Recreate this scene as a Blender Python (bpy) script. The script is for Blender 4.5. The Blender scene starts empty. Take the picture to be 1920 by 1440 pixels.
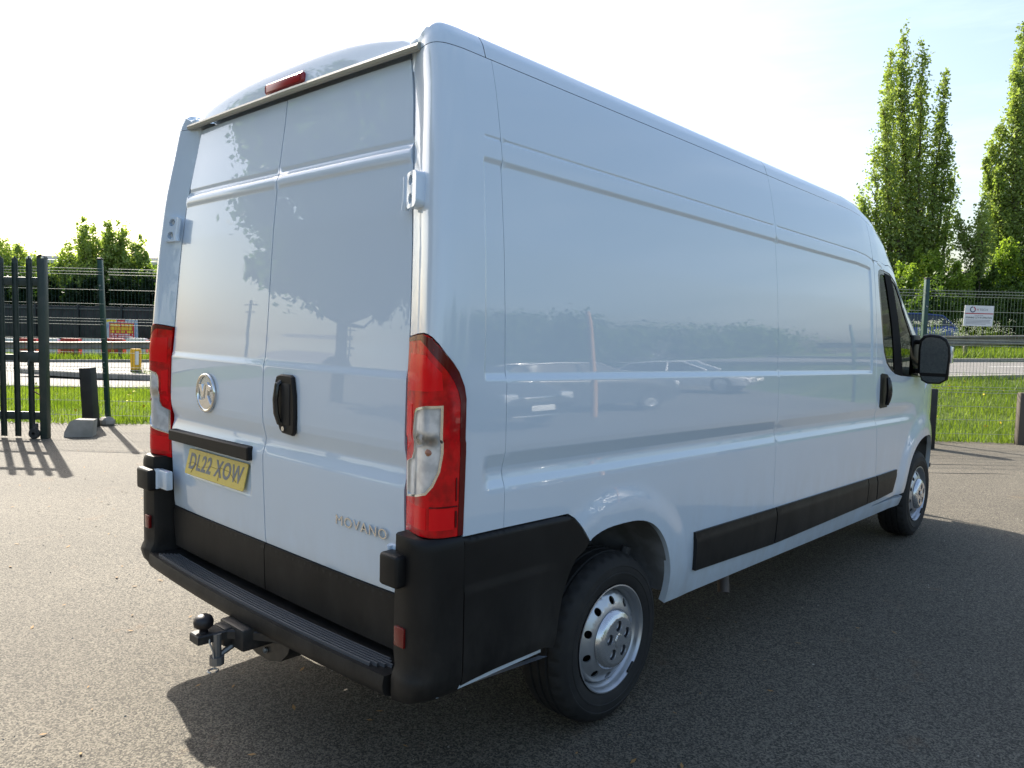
import bpy, bmesh, math, random
import numpy as np
from mathutils import Vector, Matrix
from mathutils.geometry import delaunay_2d_cdt
random.seed(7); rng=np.random.default_rng(7)
sc=bpy.context.scene
# ---------------- camera
CAM=np.array([2.67595,-1.42339,1.54184]); YAW,PIT,ROL=math.radians(-42.8782),math.radians(-4.1832),math.radians(1.3946)
fw=Vector((math.sin(YAW)*math.cos(PIT),math.cos(YAW)*math.cos(PIT),math.sin(PIT)))
rt=Vector((math.cos(YAW),-math.sin(YAW),0)); up=rt.cross(fw)
r2=rt*math.cos(ROL)+up*math.sin(ROL); u2=-rt*math.sin(ROL)+up*math.cos(ROL)
cd=bpy.data.cameras.new("camera"); co=bpy.data.objects.new("camera",cd); sc.collection.objects.link(co)
co.matrix_world=Matrix(((r2.x,u2.x,-fw.x,CAM[0]),(r2.y,u2.y,-fw.y,CAM[1]),(r2.z,u2.z,-fw.z,CAM[2]),(0,0,0,1)))
cd.sensor_width=36; cd.lens=1442.28/1920*36; cd.clip_start=.05; cd.clip_end=3000
sc.camera=co
# ---------------- sky, sun, exposure
SUN_EL=math.radians(39.0); SX,SY=-.977,.213
w=bpy.data.worlds.new("World"); sc.world=w; w.use_nodes=True
nt=w.node_tree; bg=nt.nodes["Background"]; sky=nt.nodes.new("ShaderNodeTexSky"); sky.sky_type='NISHITA'
sky.sun_disc=False; sky.sun_elevation=SUN_EL; sky.sun_rotation=math.atan2(SX,SY); sky.air_density=1.25; sky.dust_density=3.2; sky.ozone_density=1.5
# thin high cirrus: the sky's own colour lifted along faint stretched streaks
wt=nt.nodes.new("ShaderNodeTexCoord"); wm=nt.nodes.new("ShaderNodeMapping"); wm.inputs["Scale"].default_value=(1.2,2.6,9.); wm.inputs["Rotation"].default_value=(.15,.1,.5); nt.links.new(wt.outputs["Generated"],wm.inputs[0])
wn=nt.nodes.new("ShaderNodeTexNoise"); wn.inputs["Scale"].default_value=1.6; wn.inputs["Detail"].default_value=7; wn.inputs["Roughness"].default_value=.62; nt.links.new(wm.outputs[0],wn.inputs["Vector"])
wr=nt.nodes.new("ShaderNodeMapRange"); wr.inputs[1].default_value=.45; wr.inputs[2].default_value=.80; wr.inputs[4].default_value=.18; nt.links.new(wn.outputs["Fac"],wr.inputs[0])
wx=nt.nodes.new("ShaderNodeMix"); wx.data_type='RGBA'; wx.inputs[7].default_value=(8.5,8.8,9.2,1); nt.links.new(wr.outputs[0],wx.inputs[0]); nt.links.new(sky.outputs[0],wx.inputs[6])
nt.links.new(wx.outputs[2],bg.inputs[0]); bg.inputs[1].default_value=.105
sd=bpy.data.lights.new("sun",'SUN'); so=bpy.data.objects.new("sun",sd); sc.collection.objects.link(so)
sd.energy=5.0; sd.angle=math.radians(.55); sd.color=(1,.93,.82)
so.rotation_euler=Vector((SX*math.cos(SUN_EL),SY*math.cos(SUN_EL),math.sin(SUN_EL))).to_track_quat('Z','Y').to_euler(); so.location=(-20,5,20)
vs=sc.view_settings; vs.view_transform='Standard'; vs.look='None'; vs.gamma=1; vs.use_curve_mapping=False; vs.exposure=1.3
sc.cycles.max_bounces=8; sc.cycles.transparent_max_bounces=12; sc.cycles.caustics_reflective=False; sc.cycles.caustics_refractive=False
COL=sc.collection
# ---------------- materials
MATS={}
def mat(name,col=(.5,.5,.5),rough=.5,metal=0.,coat=0.,spec=.5,coat_rough=.03,trans=0.,alpha=1.,ior=1.5,noise=None,bump=None,emit=None):
    if name in MATS: return MATS[name]
    m=bpy.data.materials.new(name); m.use_nodes=True; n=m.node_tree; b=n.nodes["Principled BSDF"]
    b.inputs["Base Color"].default_value=(*col,1); b.inputs["Roughness"].default_value=rough; b.inputs["Metallic"].default_value=metal
    b.inputs["Coat Weight"].default_value=coat; b.inputs["Coat Roughness"].default_value=coat_rough; b.inputs["Specular IOR Level"].default_value=spec
    b.inputs["Transmission Weight"].default_value=trans; b.inputs["Alpha"].default_value=alpha; b.inputs["IOR"].default_value=ior
    tc=n.nodes.new("ShaderNodeTexCoord")
    if noise:   # (scale, colour2, lo, hi)
        t=n.nodes.new("ShaderNodeTexNoise"); t.inputs["Scale"].default_value=noise[0]; t.inputs["Detail"].default_value=6
        n.links.new(tc.outputs["Object"],t.inputs["Vector"])
        r=n.nodes.new("ShaderNodeMapRange"); r.inputs[1].default_value=noise[2]; r.inputs[2].default_value=noise[3]
        n.links.new(t.outputs["Fac"],r.inputs[0])
        x=n.nodes.new("ShaderNodeMix"); x.data_type='RGBA'; x.inputs[6].default_value=(*col,1); x.inputs[7].default_value=(*noise[1],1)
        n.links.new(r.outputs[0],x.inputs[0]); n.links.new(x.outputs[2],b.inputs["Base Color"])
    if bump:    # (scale, strength, distance)
        t=n.nodes.new("ShaderNodeTexNoise"); t.inputs["Scale"].default_value=bump[0]; t.inputs["Detail"].default_value=4
        n.links.new(tc.outputs["Object"],t.inputs["Vector"])
        bp=n.nodes.new("ShaderNodeBump"); bp.inputs["Strength"].default_value=bump[1]; bp.inputs["Distance"].default_value=bump[2]
        n.links.new(t.outputs["Fac"],bp.inputs["Height"]); n.links.new(bp.outputs[0],b.inputs["Normal"])
    MATS[name]=m; return m
def leafmat(name,c1,c2,scale=.8):
    m=bpy.data.materials.new(name); m.use_nodes=True; n=m.node_tree; n.nodes.remove(n.nodes["Principled BSDF"])
    out=n.nodes["Material Output"]; tc=n.nodes.new("ShaderNodeTexCoord")
    t=n.nodes.new("ShaderNodeTexNoise"); t.inputs["Scale"].default_value=scale; t.inputs["Detail"].default_value=5; n.links.new(tc.outputs["Object"],t.inputs["Vector"])
    t2=n.nodes.new("ShaderNodeTexNoise"); t2.inputs["Scale"].default_value=scale*12; n.links.new(tc.outputs["Object"],t2.inputs["Vector"])
    ad=n.nodes.new("ShaderNodeMath"); ad.operation='ADD'; n.links.new(t.outputs["Fac"],ad.inputs[0]); n.links.new(t2.outputs["Fac"],ad.inputs[1])
    r=n.nodes.new("ShaderNodeMapRange"); r.inputs[1].default_value=.75; r.inputs[2].default_value=1.25; n.links.new(ad.outputs[0],r.inputs[0])
    x=n.nodes.new("ShaderNodeMix"); x.data_type='RGBA'; x.inputs[6].default_value=(*c1,1); x.inputs[7].default_value=(*c2,1); n.links.new(r.outputs[0],x.inputs[0])
    d=n.nodes.new("ShaderNodeBsdfPrincipled"); d.inputs["Roughness"].default_value=.55; d.inputs["Specular IOR Level"].default_value=.35; n.links.new(x.outputs[2],d.inputs["Base Color"])
    tr=n.nodes.new("ShaderNodeBsdfTranslucent")
    g=n.nodes.new("ShaderNodeMix"); g.data_type='RGBA'; g.blend_type='MULTIPLY'; g.inputs[0].default_value=1; g.inputs[7].default_value=(1.15,1.2,.5,1); n.links.new(x.outputs[2],g.inputs[6]); n.links.new(g.outputs[2],tr.inputs[0])
    mx=n.nodes.new("ShaderNodeMixShader"); mx.inputs[0].default_value=.5; n.links.new(d.outputs[0],mx.inputs[1]); n.links.new(tr.outputs[0],mx.inputs[2]); n.links.new(mx.outputs[0],out.inputs[0])
    MATS[name]=m; return m
paint=mat("white_paint",(.635,.74,.85),.32,coat=1.,spec=.25,coat_rough=.012,bump=(2.6,.12,.004))
gap=mat("shut_line_rubber",(.02,.021,.023),.7)
paint.node_tree.nodes['Principled BSDF'].inputs['Coat IOR'].default_value=1.68
def road_film(m,zt,col,amt):   # thin dried dust thrown up on the lower panels
    N=m.node_tree; b=N.nodes['Principled BSDF']; tc=N.nodes.new("ShaderNodeTexCoord"); sp=N.nodes.new("ShaderNodeSeparateXYZ"); N.links.new(tc.outputs["Object"],sp.inputs[0])
    h=N.nodes.new("ShaderNodeMapRange"); h.inputs[1].default_value=zt; h.inputs[2].default_value=.38; N.links.new(sp.outputs[2],h.inputs[0])
    mp=N.nodes.new("ShaderNodeMapping"); mp.inputs["Scale"].default_value=(1,1,.45); N.links.new(tc.outputs["Object"],mp.inputs[0])
    t=N.nodes.new("ShaderNodeTexNoise"); t.inputs["Scale"].default_value=7; t.inputs["Detail"].default_value=9; t.inputs["Roughness"].default_value=.7; N.links.new(mp.outputs[0],t.inputs["Vector"])
    r=N.nodes.new("ShaderNodeMapRange"); r.inputs[1].default_value=.38; r.inputs[2].default_value=.72; N.links.new(t.outputs["Fac"],r.inputs[0])
    a=N.nodes.new("ShaderNodeMath"); a.operation='MULTIPLY'; N.links.new(h.outputs[0],a.inputs[0]); N.links.new(r.outputs[0],a.inputs[1])
    c=N.nodes.new("ShaderNodeMath"); c.operation='MULTIPLY'; c.inputs[1].default_value=amt; N.links.new(a.outputs[0],c.inputs[0])
    x=N.nodes.new("ShaderNodeMix"); x.data_type='RGBA'; x.inputs[6].default_value=b.inputs["Base Color"].default_value; x.inputs[7].default_value=(*col,1); N.links.new(c.outputs[0],x.inputs[0])
    if b.inputs["Base Color"].is_linked: N.links.new(b.inputs["Base Color"].links[0].from_socket,x.inputs[6])
    N.links.new(x.outputs[2],b.inputs["Base Color"])
    q=N.nodes.new("ShaderNodeMapRange"); q.inputs[3].default_value=b.inputs["Coat Roughness"].default_value; q.inputs[4].default_value=.5; N.links.new(c.outputs[0],q.inputs[0]); N.links.new(q.outputs[0],b.inputs["Coat Roughness"])
road_film(paint,.95,(.40,.36,.30),.38)
black=mat("black_plastic",(.006,.006,.0065),.5,spec=.28,bump=(700,.3,.0006),noise=(5,(.012,.012,.0125),.4,.72))
road_film(black,.80,(.055,.050,.044),.7)
blackg=mat("black_gloss",(.012,.012,.014),.18,spec=.5)
rubber=mat("tyre_rubber",(.010,.010,.0105),.75,noise=(9,(.022,.021,.02),.45,.75),bump=(60,.2,.002))
chrome=mat("chrome",(.75,.75,.74),.10,metal=1.)
silver=mat("wheel_silver",(.50,.52,.55),.34,metal=.75,bump=(25,.05,.002),noise=(12,(.40,.42,.45),.5,.8))
hubm=mat("hub_cap_silver",(.62,.64,.67),.22,metal=.8)
redl=mat("red_lens",(.68,.001,.006),.20,coat=.3,spec=.2,bump=(150,.35,.0015),noise=(30,(.42,.001,.004),.4,.65))
redi=mat("red_lens_inner",(.80,.004,.010),.22,coat=.12,spec=.2)
redd=mat("dark_red_lens",(.10,.002,.005),.15,coat=.2,spec=.25)
clearl=mat("clear_lens",(.50,.53,.57),.12,metal=.25,coat=1.,noise=(22,(.72,.75,.78),.42,.62))
glass=mat("dark_glass",(.10,.13,.12),.02,trans=1.,ior=1.02,spec=.5)
glass.node_tree.nodes["Principled BSDF"].inputs["Base Color"].default_value=(.075,.095,.08,1)
glass.node_tree.nodes["Principled BSDF"].inputs["Coat Weight"].default_value=.22
mirr=mat("mirror_glass",(.42,.47,.48),.02,metal=1.)
steel=mat("galvanised_steel",(.33,.34,.34),.45,metal=.6,noise=(5,(.24,.24,.235),.4,.65),bump=(40,.1,.003))
yellowp=mat("yellow_plate",(.80,.60,.14),.35,noise=(60,(.74,.53,.11),.5,.7))
platek=mat("plate_lettering",(.20,.21,.23),.4)
dirt=mat("plate_crack_dirt",(.20,.10,.02),.8)
und=mat("underbody_dark",(.02,.02,.02),.8)
alu=mat("dull_aluminium",(.5,.51,.52),.4,metal=.8)
# ---------------- mesh helpers
def link(o,parent=None):
    COL.objects.link(o)
    if parent is not None:
        o.parent=parent
    return o
def tag(o,label=None,cat=None,group=None,kind=None):
    if label: o['label']=label
    if cat: o['category']=cat
    if group: o['group']=group
    if kind: o['kind']=kind
    return o
def empty(name,loc=(0,0,0),rz=0.,label=None,cat=None,group=None):
    o=bpy.data.objects.new(name,None); COL.objects.link(o); o.location=loc; o.rotation_euler=(0,0,rz); o.empty_display_size=.2
    return tag(o,label,cat,group)
def mk(name,V,F,m,parent=None,smooth=None,LN=None,flat=None):
    me=bpy.data.meshes.new(name); me.from_pydata([tuple(v) for v in V],[],[tuple(f) for f in F]); 
    if m: me.materials.append(m)
    if smooth is not None:
        me.shade_smooth()
        if smooth<3: me.set_sharp_from_angle(angle=smooth)
    if LN is not None:
        me.shade_smooth()
        if flat is not None:
            a=np.ones(len(F),bool); a[flat:]=False; me.polygons.foreach_set("use_smooth",a)
        me.normals_split_custom_set([tuple(x) for x in LN])
    me.update()
    return link(bpy.data.objects.new(name,me),parent)
def quads(name,V4,m,parent=None,tri=False):
    """V4: (n,k,3) array of separate faces, k = 3 or 4"""
    n,k,_=V4.shape; me=bpy.data.meshes.new(name)
    me.vertices.add(n*k); me.vertices.foreach_set("co",V4.reshape(-1).astype(np.float32))
    me.loops.add(n*k); me.loops.foreach_set("vertex_index",np.arange(n*k,dtype=np.int32))
    me.polygons.add(n); me.polygons.foreach_set("loop_start",np.arange(0,n*k,k,dtype=np.int32))
    try: me.polygons.foreach_set("loop_total",np.full(n,k,dtype=np.int32))
    except Exception: pass
    me.materials.append(m); me.update(calc_edges=True)
    return link(bpy.data.objects.new(name,me),parent)
class B:
    def __init__(s): s.V=[]; s.F=[]
    def add(s,V,F):
        k=len(s.V); s.V+= [tuple(v) for v in V]; s.F+=[tuple(i+k for i in f) for f in F]; return s
    def box(s,c,d,bev=0.,rot=None,seg=2):
        bm=bmesh.new(); bmesh.ops.create_cube(bm,size=1)
        for v in bm.verts: v.co=Vector((v.co.x*d[0],v.co.y*d[1],v.co.z*d[2]))
        if bev: bmesh.ops.bevel(bm,geom=list(bm.edges),offset=bev,segments=seg,profile=.5,affect='EDGES')
        if rot is not None:
            for v in bm.verts: v.co=rot@v.co
        c=Vector(c); bm.verts.index_update()
        s.add([v.co+c for v in bm.verts],[[v.index for v in f.verts] for f in bm.faces]); bm.free(); return s
    def tube(s,P,r,n=8,cap=True):
        P=[Vector(p) for p in P]; R=[r]*len(P) if np.isscalar(r) else r; k=len(s.V)
        d0=(P[1]-P[0]).normalized(); a=d0.orthogonal().normalized(); V=[]
        for i,p in enumerate(P):
            d=(P[min(i+1,len(P)-1)]-P[max(i-1,0)]).normalized(); a=(a-d*a.dot(d)).normalized(); b=d.cross(a)
            V+=[p+(a*math.cos(2*math.pi*j/n)+b*math.sin(2*math.pi*j/n))*R[i] for j in range(n)]
        F=[(i*n+j,i*n+(j+1)%n,(i+1)*n+(j+1)%n,(i+1)*n+j) for i in range(len(P)-1) for j in range(n)]
        if cap: F+=[tuple(range(n))[::-1],tuple((len(P)-1)*n+j for j in range(n))]
        return s.add(V,F)
    def lathe(s,prof,c=(0,0,0),ax='x',n=48,wob=None):
        V=[];F=[];m_=len(prof)
        for j in range(n):
            a=2*math.pi*j/n
            for i,(h,r) in enumerate(prof):
                if wob: r=wob(i,j,r)
                p={'x':(h,r*math.cos(a),r*math.sin(a)),'y':(r*math.cos(a),h,r*math.sin(a)),'z':(r*math.cos(a),r*math.sin(a),h)}[ax]
                V.append((p[0]+c[0],p[1]+c[1],p[2]+c[2]))
        for j in range(n):
            for i in range(m_-1): F.append((j*m_+i,j*m_+i+1,((j+1)%n)*m_+i+1,((j+1)%n)*m_+i))
        return s.add(V,F)
    def prism(s,poly,fn,h,ch=0.):
        """polygon (2-D) -> fn(u,v,w) in 3-D, w from 0 to h, top edge chamfered by ch"""
        n=len(poly); p=np.array(poly,float); A=.5*sum(p[i][0]*p[(i+1)%n][1]-p[(i+1)%n][0]*p[i][1] for i in range(n))
        def inset(e):
            o=[]
            for i in range(n):
                a=p[i]-p[i-1]; b=p[(i+1)%n]-p[i]; a=a/(np.hypot(*a)+1e-9); b=b/(np.hypot(*b)+1e-9)
                nn=np.array([-a[1]-b[1],a[0]+b[0]]); nn=nn/(np.hypot(*nn)+1e-9)*(1 if A>0 else -1); o.append(p[i]+nn*e)
            return o
        L=[[fn(u,v,0) for u,v in p],[fn(u,v,h-ch) for u,v in p]]
        if ch: L.append([fn(u,v,h) for u,v in inset(ch)])
        V=[q for l in L for q in l]; F=[(i*n+j,i*n+(j+1)%n,(i+1)*n+(j+1)%n,(i+1)*n+j) for i in range(len(L)-1) for j in range(n)]
        F.append(tuple((len(L)-1)*n+j for j in range(n))); F.append(tuple(range(n))[::-1])
        return s.add(V,F)
    def out(s,name,m,parent=None,smooth=.6,mirror=False):
        V=[(-a,b,c) for a,b,c in s.V] if mirror else s.V; F=[f[::-1] for f in s.F] if mirror else s.F
        o=mk(name,V,F,m,parent,smooth)
        bm=bmesh.new(); bm.from_mesh(o.data); bmesh.ops.recalc_face_normals(bm,faces=bm.faces); bm.to_mesh(o.data); bm.free()
        if smooth is not None:
            o.data.shade_smooth(); o.data.set_sharp_from_angle(angle=smooth)
        return o
def pip(P,poly):
    x,y=P[:,0],P[:,1]; ins=np.zeros(len(P),bool); n=len(poly)
    for i in range(n):
        x1,y1=poly[i]; x2,y2=poly[(i+1)%n]
        c=((y1>y)!=(y2>y))&(x<(x2-x1)*(y-y1)/((y2-y1) if y2!=y1 else 1e-12)+x1); ins^=c
    return ins
def dseg(P,a,b):
    a=np.array(a);b=np.array(b);d=b-a; t=np.clip(((P-a)@d)/(d@d+1e-12),0,1); return np.hypot(*(P-(a+t[:,None]*d)).T)
def dens(poly,h):
    o=[]
    n=len(poly)
    for i in range(n):
        a=np.array(poly[i],float); b=np.array(poly[(i+1)%n],float); k=max(1,int(math.ceil(np.hypot(*(b-a))/h)))
        o+=[tuple(a+(b-a)*j/k) for j in range(k)]
    return o
def panel(name,outline,fn,m,parent,holes=(),du=.04,dv=.04,us=(),vs_=(),rim=.012,flip=False,mirror=False,off=0.):
    """a sheet over the parameter polygon, with smooth true normals and its edges folded in by rim"""
    loops=[dens(outline,min(du,dv)*.9)]+[dens(h,min(du,dv)*.6) for h in holes]
    o=np.array(outline); U=np.unique(np.round(np.concatenate([np.arange(o[:,0].min(),o[:,0].max(),du),np.array(us,float).ravel()]),5)); W=np.unique(np.round(np.concatenate([np.arange(o[:,1].min(),o[:,1].max(),dv),np.array(vs_,float).ravel()]),5))
    G=np.stack(np.meshgrid(U,W),-1).reshape(-1,2); G=G[pip(G,outline)]
    for h in holes: G=G[~pip(G,h)]
    for l in loops:
        k=len(l)
        for i in range(k):
            if len(G)==0: break
            a,b=l[i],l[(i+1)%k]
            near=np.abs(G-np.array(a)).max(1)<.2
            if near.any():
                dd=np.full(len(G),9.); dd[near]=dseg(G[near],a,b); G=G[dd>.0035]
    pts=[];edges=[]
    for l in loops:
        k=len(pts); pts+=l; edges+=[(k+i,k+(i+1)%len(l)) for i in range(len(l))]
    nb=len(pts); pts+= [tuple(g) for g in G]
    r=delaunay_2d_cdt([Vector(p) for p in pts],edges,[],1,1e-7)
    P=np.array([tuple(v) for v in r[0]]); T=np.array([f for f in r[2] if len(f)==3])
    c=P[T].mean(1); ok=pip(c,outline)
    for h in holes: ok&=~pip(c,h)
    T=T[ok]; a=P[T[:,1]]-P[T[:,0]]; b=P[T[:,2]]-P[T[:,0]]; T=T[np.abs(a[:,0]*b[:,1]-a[:,1]*b[:,0])>1e-9]
    e=5e-4; X=fn(P[:,0],P[:,1]); A=fn(P[:,0]+e,P[:,1])-fn(P[:,0]-e,P[:,1]); Bv=fn(P[:,0],P[:,1]+e)-fn(P[:,0],P[:,1]-e)
    N=np.cross(A,Bv); N/=np.linalg.norm(N,axis=1,keepdims=True)+1e-12
    a=P[T[:,1]]-P[T[:,0]]; b=P[T[:,2]]-P[T[:,0]]; cw=(a[:,0]*b[:,1]-a[:,1]*b[:,0])<0; T[cw]=T[cw][:,::-1]
    if flip: N=-N; T=T[:,::-1]
    X=X+N*off
    V=X.tolist(); F=T.tolist(); LN=[N[i] for t in F for i in t]; nf=len(F)
    if rim:
        cnt={}
        for t in F:
            for i in range(3):
                e1=(t[i],t[(i+1)%3]); cnt[e1]=1
        bd=[e1 for e1 in cnt if (e1[1],e1[0]) not in cnt]; mp={}
        for a1,b1 in bd:
            for q in (a1,b1):
                if q not in mp:
                    mp[q]=(len(V),len(V)+1); V.append(list(X[q])); V.append(list(X[q]-N[q]*rim))
            F.append([mp[b1][0],mp[a1][0],mp[a1][1],mp[b1][1]]); LN+=[(0,0,0)]*4
    if mirror:
        V=[(-x,y,z) for x,y,z in V]; LN2=[];F2=[];k=0
        for f in F:
            F2.append(f[::-1]); LN2+=[(-q[0],q[1],q[2]) for q in LN[k:k+len(f)][::-1]]; k+=len(f)
        F=F2; LN=LN2
    return mk(name,V,F,m,parent,LN=LN,flat=nf)
def text_mesh(s,size=1.,ext=.0,bev=0.,sx=1.,spacing=1.,bold=0.):
    c=bpy.data.curves.new("t",'FONT'); c.body=s; c.size=size; c.extrude=ext; c.bevel_depth=bev; c.align_x='CENTER'; c.align_y='CENTER'; c.space_character=spacing; c.resolution_u=4; c.offset=bold
    o=bpy.data.objects.new("t",c); COL.objects.link(o); dg=bpy.context.evaluated_depsgraph_get(); me=bpy.data.meshes.new_from_object(o.evaluated_get(dg))
    V=[(v.co.x*sx,v.co.y,v.co.z) for v in me.vertices]; F=[tuple(p.vertices) for p in me.polygons]
    bpy.data.objects.remove(o); bpy.data.curves.remove(c); bpy.data.meshes.remove(me); return V,F
def rrect(x0,y0,x1,y1,r,n=4):
    o=[]
    for cx,cy,a0 in ((x1-r,y1-r,0),(x0+r,y1-r,90),(x0+r,y0+r,180),(x1-r,y0+r,270)):
        o+=[(cx+r*math.cos(math.radians(a0+90*i/n)),cy+r*math.sin(math.radians(a0+90*i/n))) for i in range(n+1)]
    return o
def circ(cx,cy,r,n=20,ry=None): return [(cx+r*math.cos(2*math.pi*i/n),cy+(ry or r)*math.sin(2*math.pi*i/n)) for i in range(n)]
def copy_tree(o,parent=None):
    c=o.copy(); COL.objects.link(c)
    if parent is not None: c.parent=parent
    for ch in o.children: copy_tree(ch,c)
    return c
# ---- surface of the van's side: s runs along the side (and round the rear corner), t is the height
_Z=np.array([.30,.40,.46,.55,.65,.95,1.10,1.25,1.40,1.60,1.80,2.00,2.10,2.20,2.30,2.39,2.43,2.46])
_X=np.array([.965,.985,1.003,1.016,1.021,1.022,1.022,1.022,1.020,1.012,.999,.979,.966,.948,.928,.905,.890,.868])
_zz=np.arange(.2,2.56,.005); _xx=np.interp(_zz,_Z,_X)
_k=np.exp(-.5*(np.arange(-12,13)/5.)**2); _k/=_k.sum()
_xs=np.convolve(np.pad(_xx,12,mode='edge'),_k,mode='valid')
_w=np.clip((_zz-2.40)/.04,0,1); _xs=_xs*(1-_w)+_xx*_w
def xs(z): return np.interp(z,_zz,_xs)
_PS=[(.16,0,.16),(0,-.004,.112),(0,-.010,.080),(0,-.020,.057),(0,-.036,.045),(0,-.060,.043),(0,-.095,.053),(0,-.130,.066),(0,-.180,.086)]
_pl=[(0.,.16)]; _ps=[.16]
for _a,_b,_c in _PS[1:]:
    _ps.append(_ps[-1]-math.hypot(_b-_pl[-1][0],_c-_pl[-1][1])); _pl.append((_b,_c))
SMIN=_ps[-1]
_q=np.arange(SMIN,.4,.004)
_qx=np.interp(_q,_ps[::-1]+[1.],[p[0] for p in _pl][::-1]+[0.]); _qy=np.interp(_q,_ps[::-1]+[1.],[p[1] for p in _pl][::-1]+[1.])
_k2=np.exp(-.5*(np.arange(-6,7)/2.4)**2); _k2/=_k2.sum()
def _sm(a): 
    b=np.convolve(np.pad(a,6,mode='reflect',reflect_type='odd'),_k2,mode='valid'); return b
_qx=_sm(_qx); _qy=_sm(_qy)
def D(z):   # rear door profile, depth of the rear face over height
    return np.interp(z,[.4,.56,.68,.83,.98,1.22,1.40,1.47,1.67,1.89,2.06,2.12,2.28,2.38,2.6],[.09,.084,.08,.074,.068,.066,.071,.077,.090,.105,.122,.129,.152,.163,.19])
def sstep(a,b,x):
    u=np.clip((x-a)/(b-a),0,1); return u*u*(3-2*u)
def k_up(y): return np.interp(y,[3.5,3.69,3.95,4.18,4.37,4.5,4.79,4.98,5.2,5.45,6],[1,.99,.945,.862,.756,.65,.469,.336,.2,.04,.03])
def k_lo(y): return np.interp(y,[5.0,5.2,5.6,5.8,5.95],[1,1,.78,.55,.36])
def rake(y): return -.021*(y-.3)
def side(s,t,off=0.,feat=True):
    s=np.asarray(s,float)+0*np.asarray(t,float); t=np.asarray(t,float)+0*s
    x=xs(t)
    lo=s<.39
    dx=np.where(lo,np.interp(s,_q,_qx),0); y=np.where(lo,np.interp(s,_q,_qy),s)
    y=y+(D(t)-.07)*(1-sstep(0.,.45,s))*(t>1.2)
    x=x+dx
    # plan narrowing at the nose
    x=x-.30*np.clip((y-4.75)/1.2,0,2)**2.3
    if feat:
        rec=sstep(1.372,1.403,t)*(1-sstep(2.045,2.066,t))*sstep(.232,.25,s)*(1-sstep(3.73,3.75,s))
        x=x-.009*rec
        g=np.exp(-((t-2.128)/.0035)**2)*sstep(.24,.26,s)*(1-sstep(5.,5.2,s)); x=x-.004*g
        cz=1.083; 
        gy=sstep(.225,.275,s)*(1-sstep(4.45,4.75,s))
        prof=np.interp(t,[cz-.062,cz-.045,cz-.02,cz,cz+.02,cz+.06,cz+.085],[0,.002,.012,.0165,.014,.002,0])
        x=x-prof*gy
        for cy,cz2,r1,r2,h in ((.985,.385,.50,.60,.013),(5.00,.44,.53,.66,.022)):
            r=np.hypot(s-cy,t-cz2); x=x+h*(1-sstep(r1,r2,r))*sstep(.30,.6,t)
    z=np.where(t<=1.3, np.where(t>.75,.75+(t-.75)*k_lo(y),t), .75+.55*k_lo(y)+(t-1.3)*k_up(y))
    z=z+rake(y)
    P=np.stack([x,y,z],-1)
    if np.any(off):
        e=1e-3
        a=side(s+e,t,0.,feat)-side(s-e,t,0.,feat); b=side(s,t+e,0.,feat)-side(s,t-e,0.,feat)
        n=np.cross(a,b); n/=np.linalg.norm(n,axis=-1,keepdims=True)+1e-12
        P=P+n*np.asarray(off)[...,None] if np.ndim(off) else P+n*off
    return P
# =====================================================================  THE SETTING
# the yard fence runs square to this axis pair: L along the fence, Dp away from the yard
Lx,Ly=math.cos(YAW),-math.sin(YAW); Fx,Fy=math.sin(YAW),math.cos(YAW)
def W(s,d,z=0.): return (CAM[0]+Lx*s+Fx*d,CAM[1]+Ly*s+Fy*d,z)
def Wn(s,d,z): return np.stack([CAM[0]+Lx*s+Fx*d,CAM[1]+Ly*s+Fy*d,z+0*s],-1)
def dfence(s): return 11.13+.0233*(np.clip(s,-60,60)+5.85)
def dnear(s): return 16.5-.055*(np.clip(s,-30,30)+9)
def dfar(s): return 26.2-.212*np.clip(s,-40,30)
def znear(s): return np.interp(s,[-30,-9,0,9.5,20,40],[-.2,0,.30,.80,1.25,1.5])
def zfar(s): return np.interp(s,[-40,-18,0,14.8,24,40],[-.75,-.25,.34,.87,1.2,1.6])
def hgt(s,d):
    s=np.asarray(s,float); d=np.asarray(d,float); a=dfence(s)+.25; b=dnear(s); c=dfar(s)
    u=np.clip((d-a)/(b-a),0,1); v=np.clip((d-b)/(c-b),0,1)
    h=znear(s)*u**1.15; h=h+(zfar(s)-znear(s))*v
    e=np.clip((d-c)/1.0,0,1); h=h+.10*e*(d<c+40)+.0*d
    return h
# ground sheet
ss=np.unique(np.concatenate([np.arange(-40,40.1,.8),np.array([-1500,-800,-400,-200,-120,-80,-60,-50,50,60,80,120,200,400,800,1500.])]))
dd=np.unique(np.concatenate([np.arange(10.2,40,.45),np.array([-1500,-600,-300,-100,-40,-15,0,5,9,44,50,60,80,120,200,400,800,1500.])]))
S_,D_=np.meshgrid(ss,dd); Hh=hgt(S_,D_)-.006; Hh=np.where(D_<10.9,-.05,Hh)
V=Wn(S_,D_,Hh).reshape(-1,3); n=len(ss)
F=[(i*n+j,i*n+j+1,(i+1)*n+j+1,(i+1)*n+j) for i in range(len(dd)-1) for j in range(n-1)]
m=bpy.data.materials.new("grassy_earth"); m.use_nodes=True; N=m.node_tree; bs=N.nodes["Principled BSDF"]; bs.inputs["Roughness"].default_value=.95; bs.inputs["Specular IOR Level"].default_value=.1
tc=N.nodes.new("ShaderNodeTexCoord"); t1=N.nodes.new("ShaderNodeTexNoise"); t1.inputs["Scale"].default_value=.7; t1.inputs["Detail"].default_value=8; t1.inputs["Roughness"].default_value=.7
N.links.new(tc.outputs["Object"],t1.inputs["Vector"]); cr=N.nodes.new("ShaderNodeValToRGB"); cr.color_ramp.elements[0].position=.35; cr.color_ramp.elements[0].color=(.045,.075,.018,1); cr.color_ramp.elements[1].position=.62; cr.color_ramp.elements[1].color=(.10,.13,.035,1)
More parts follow.
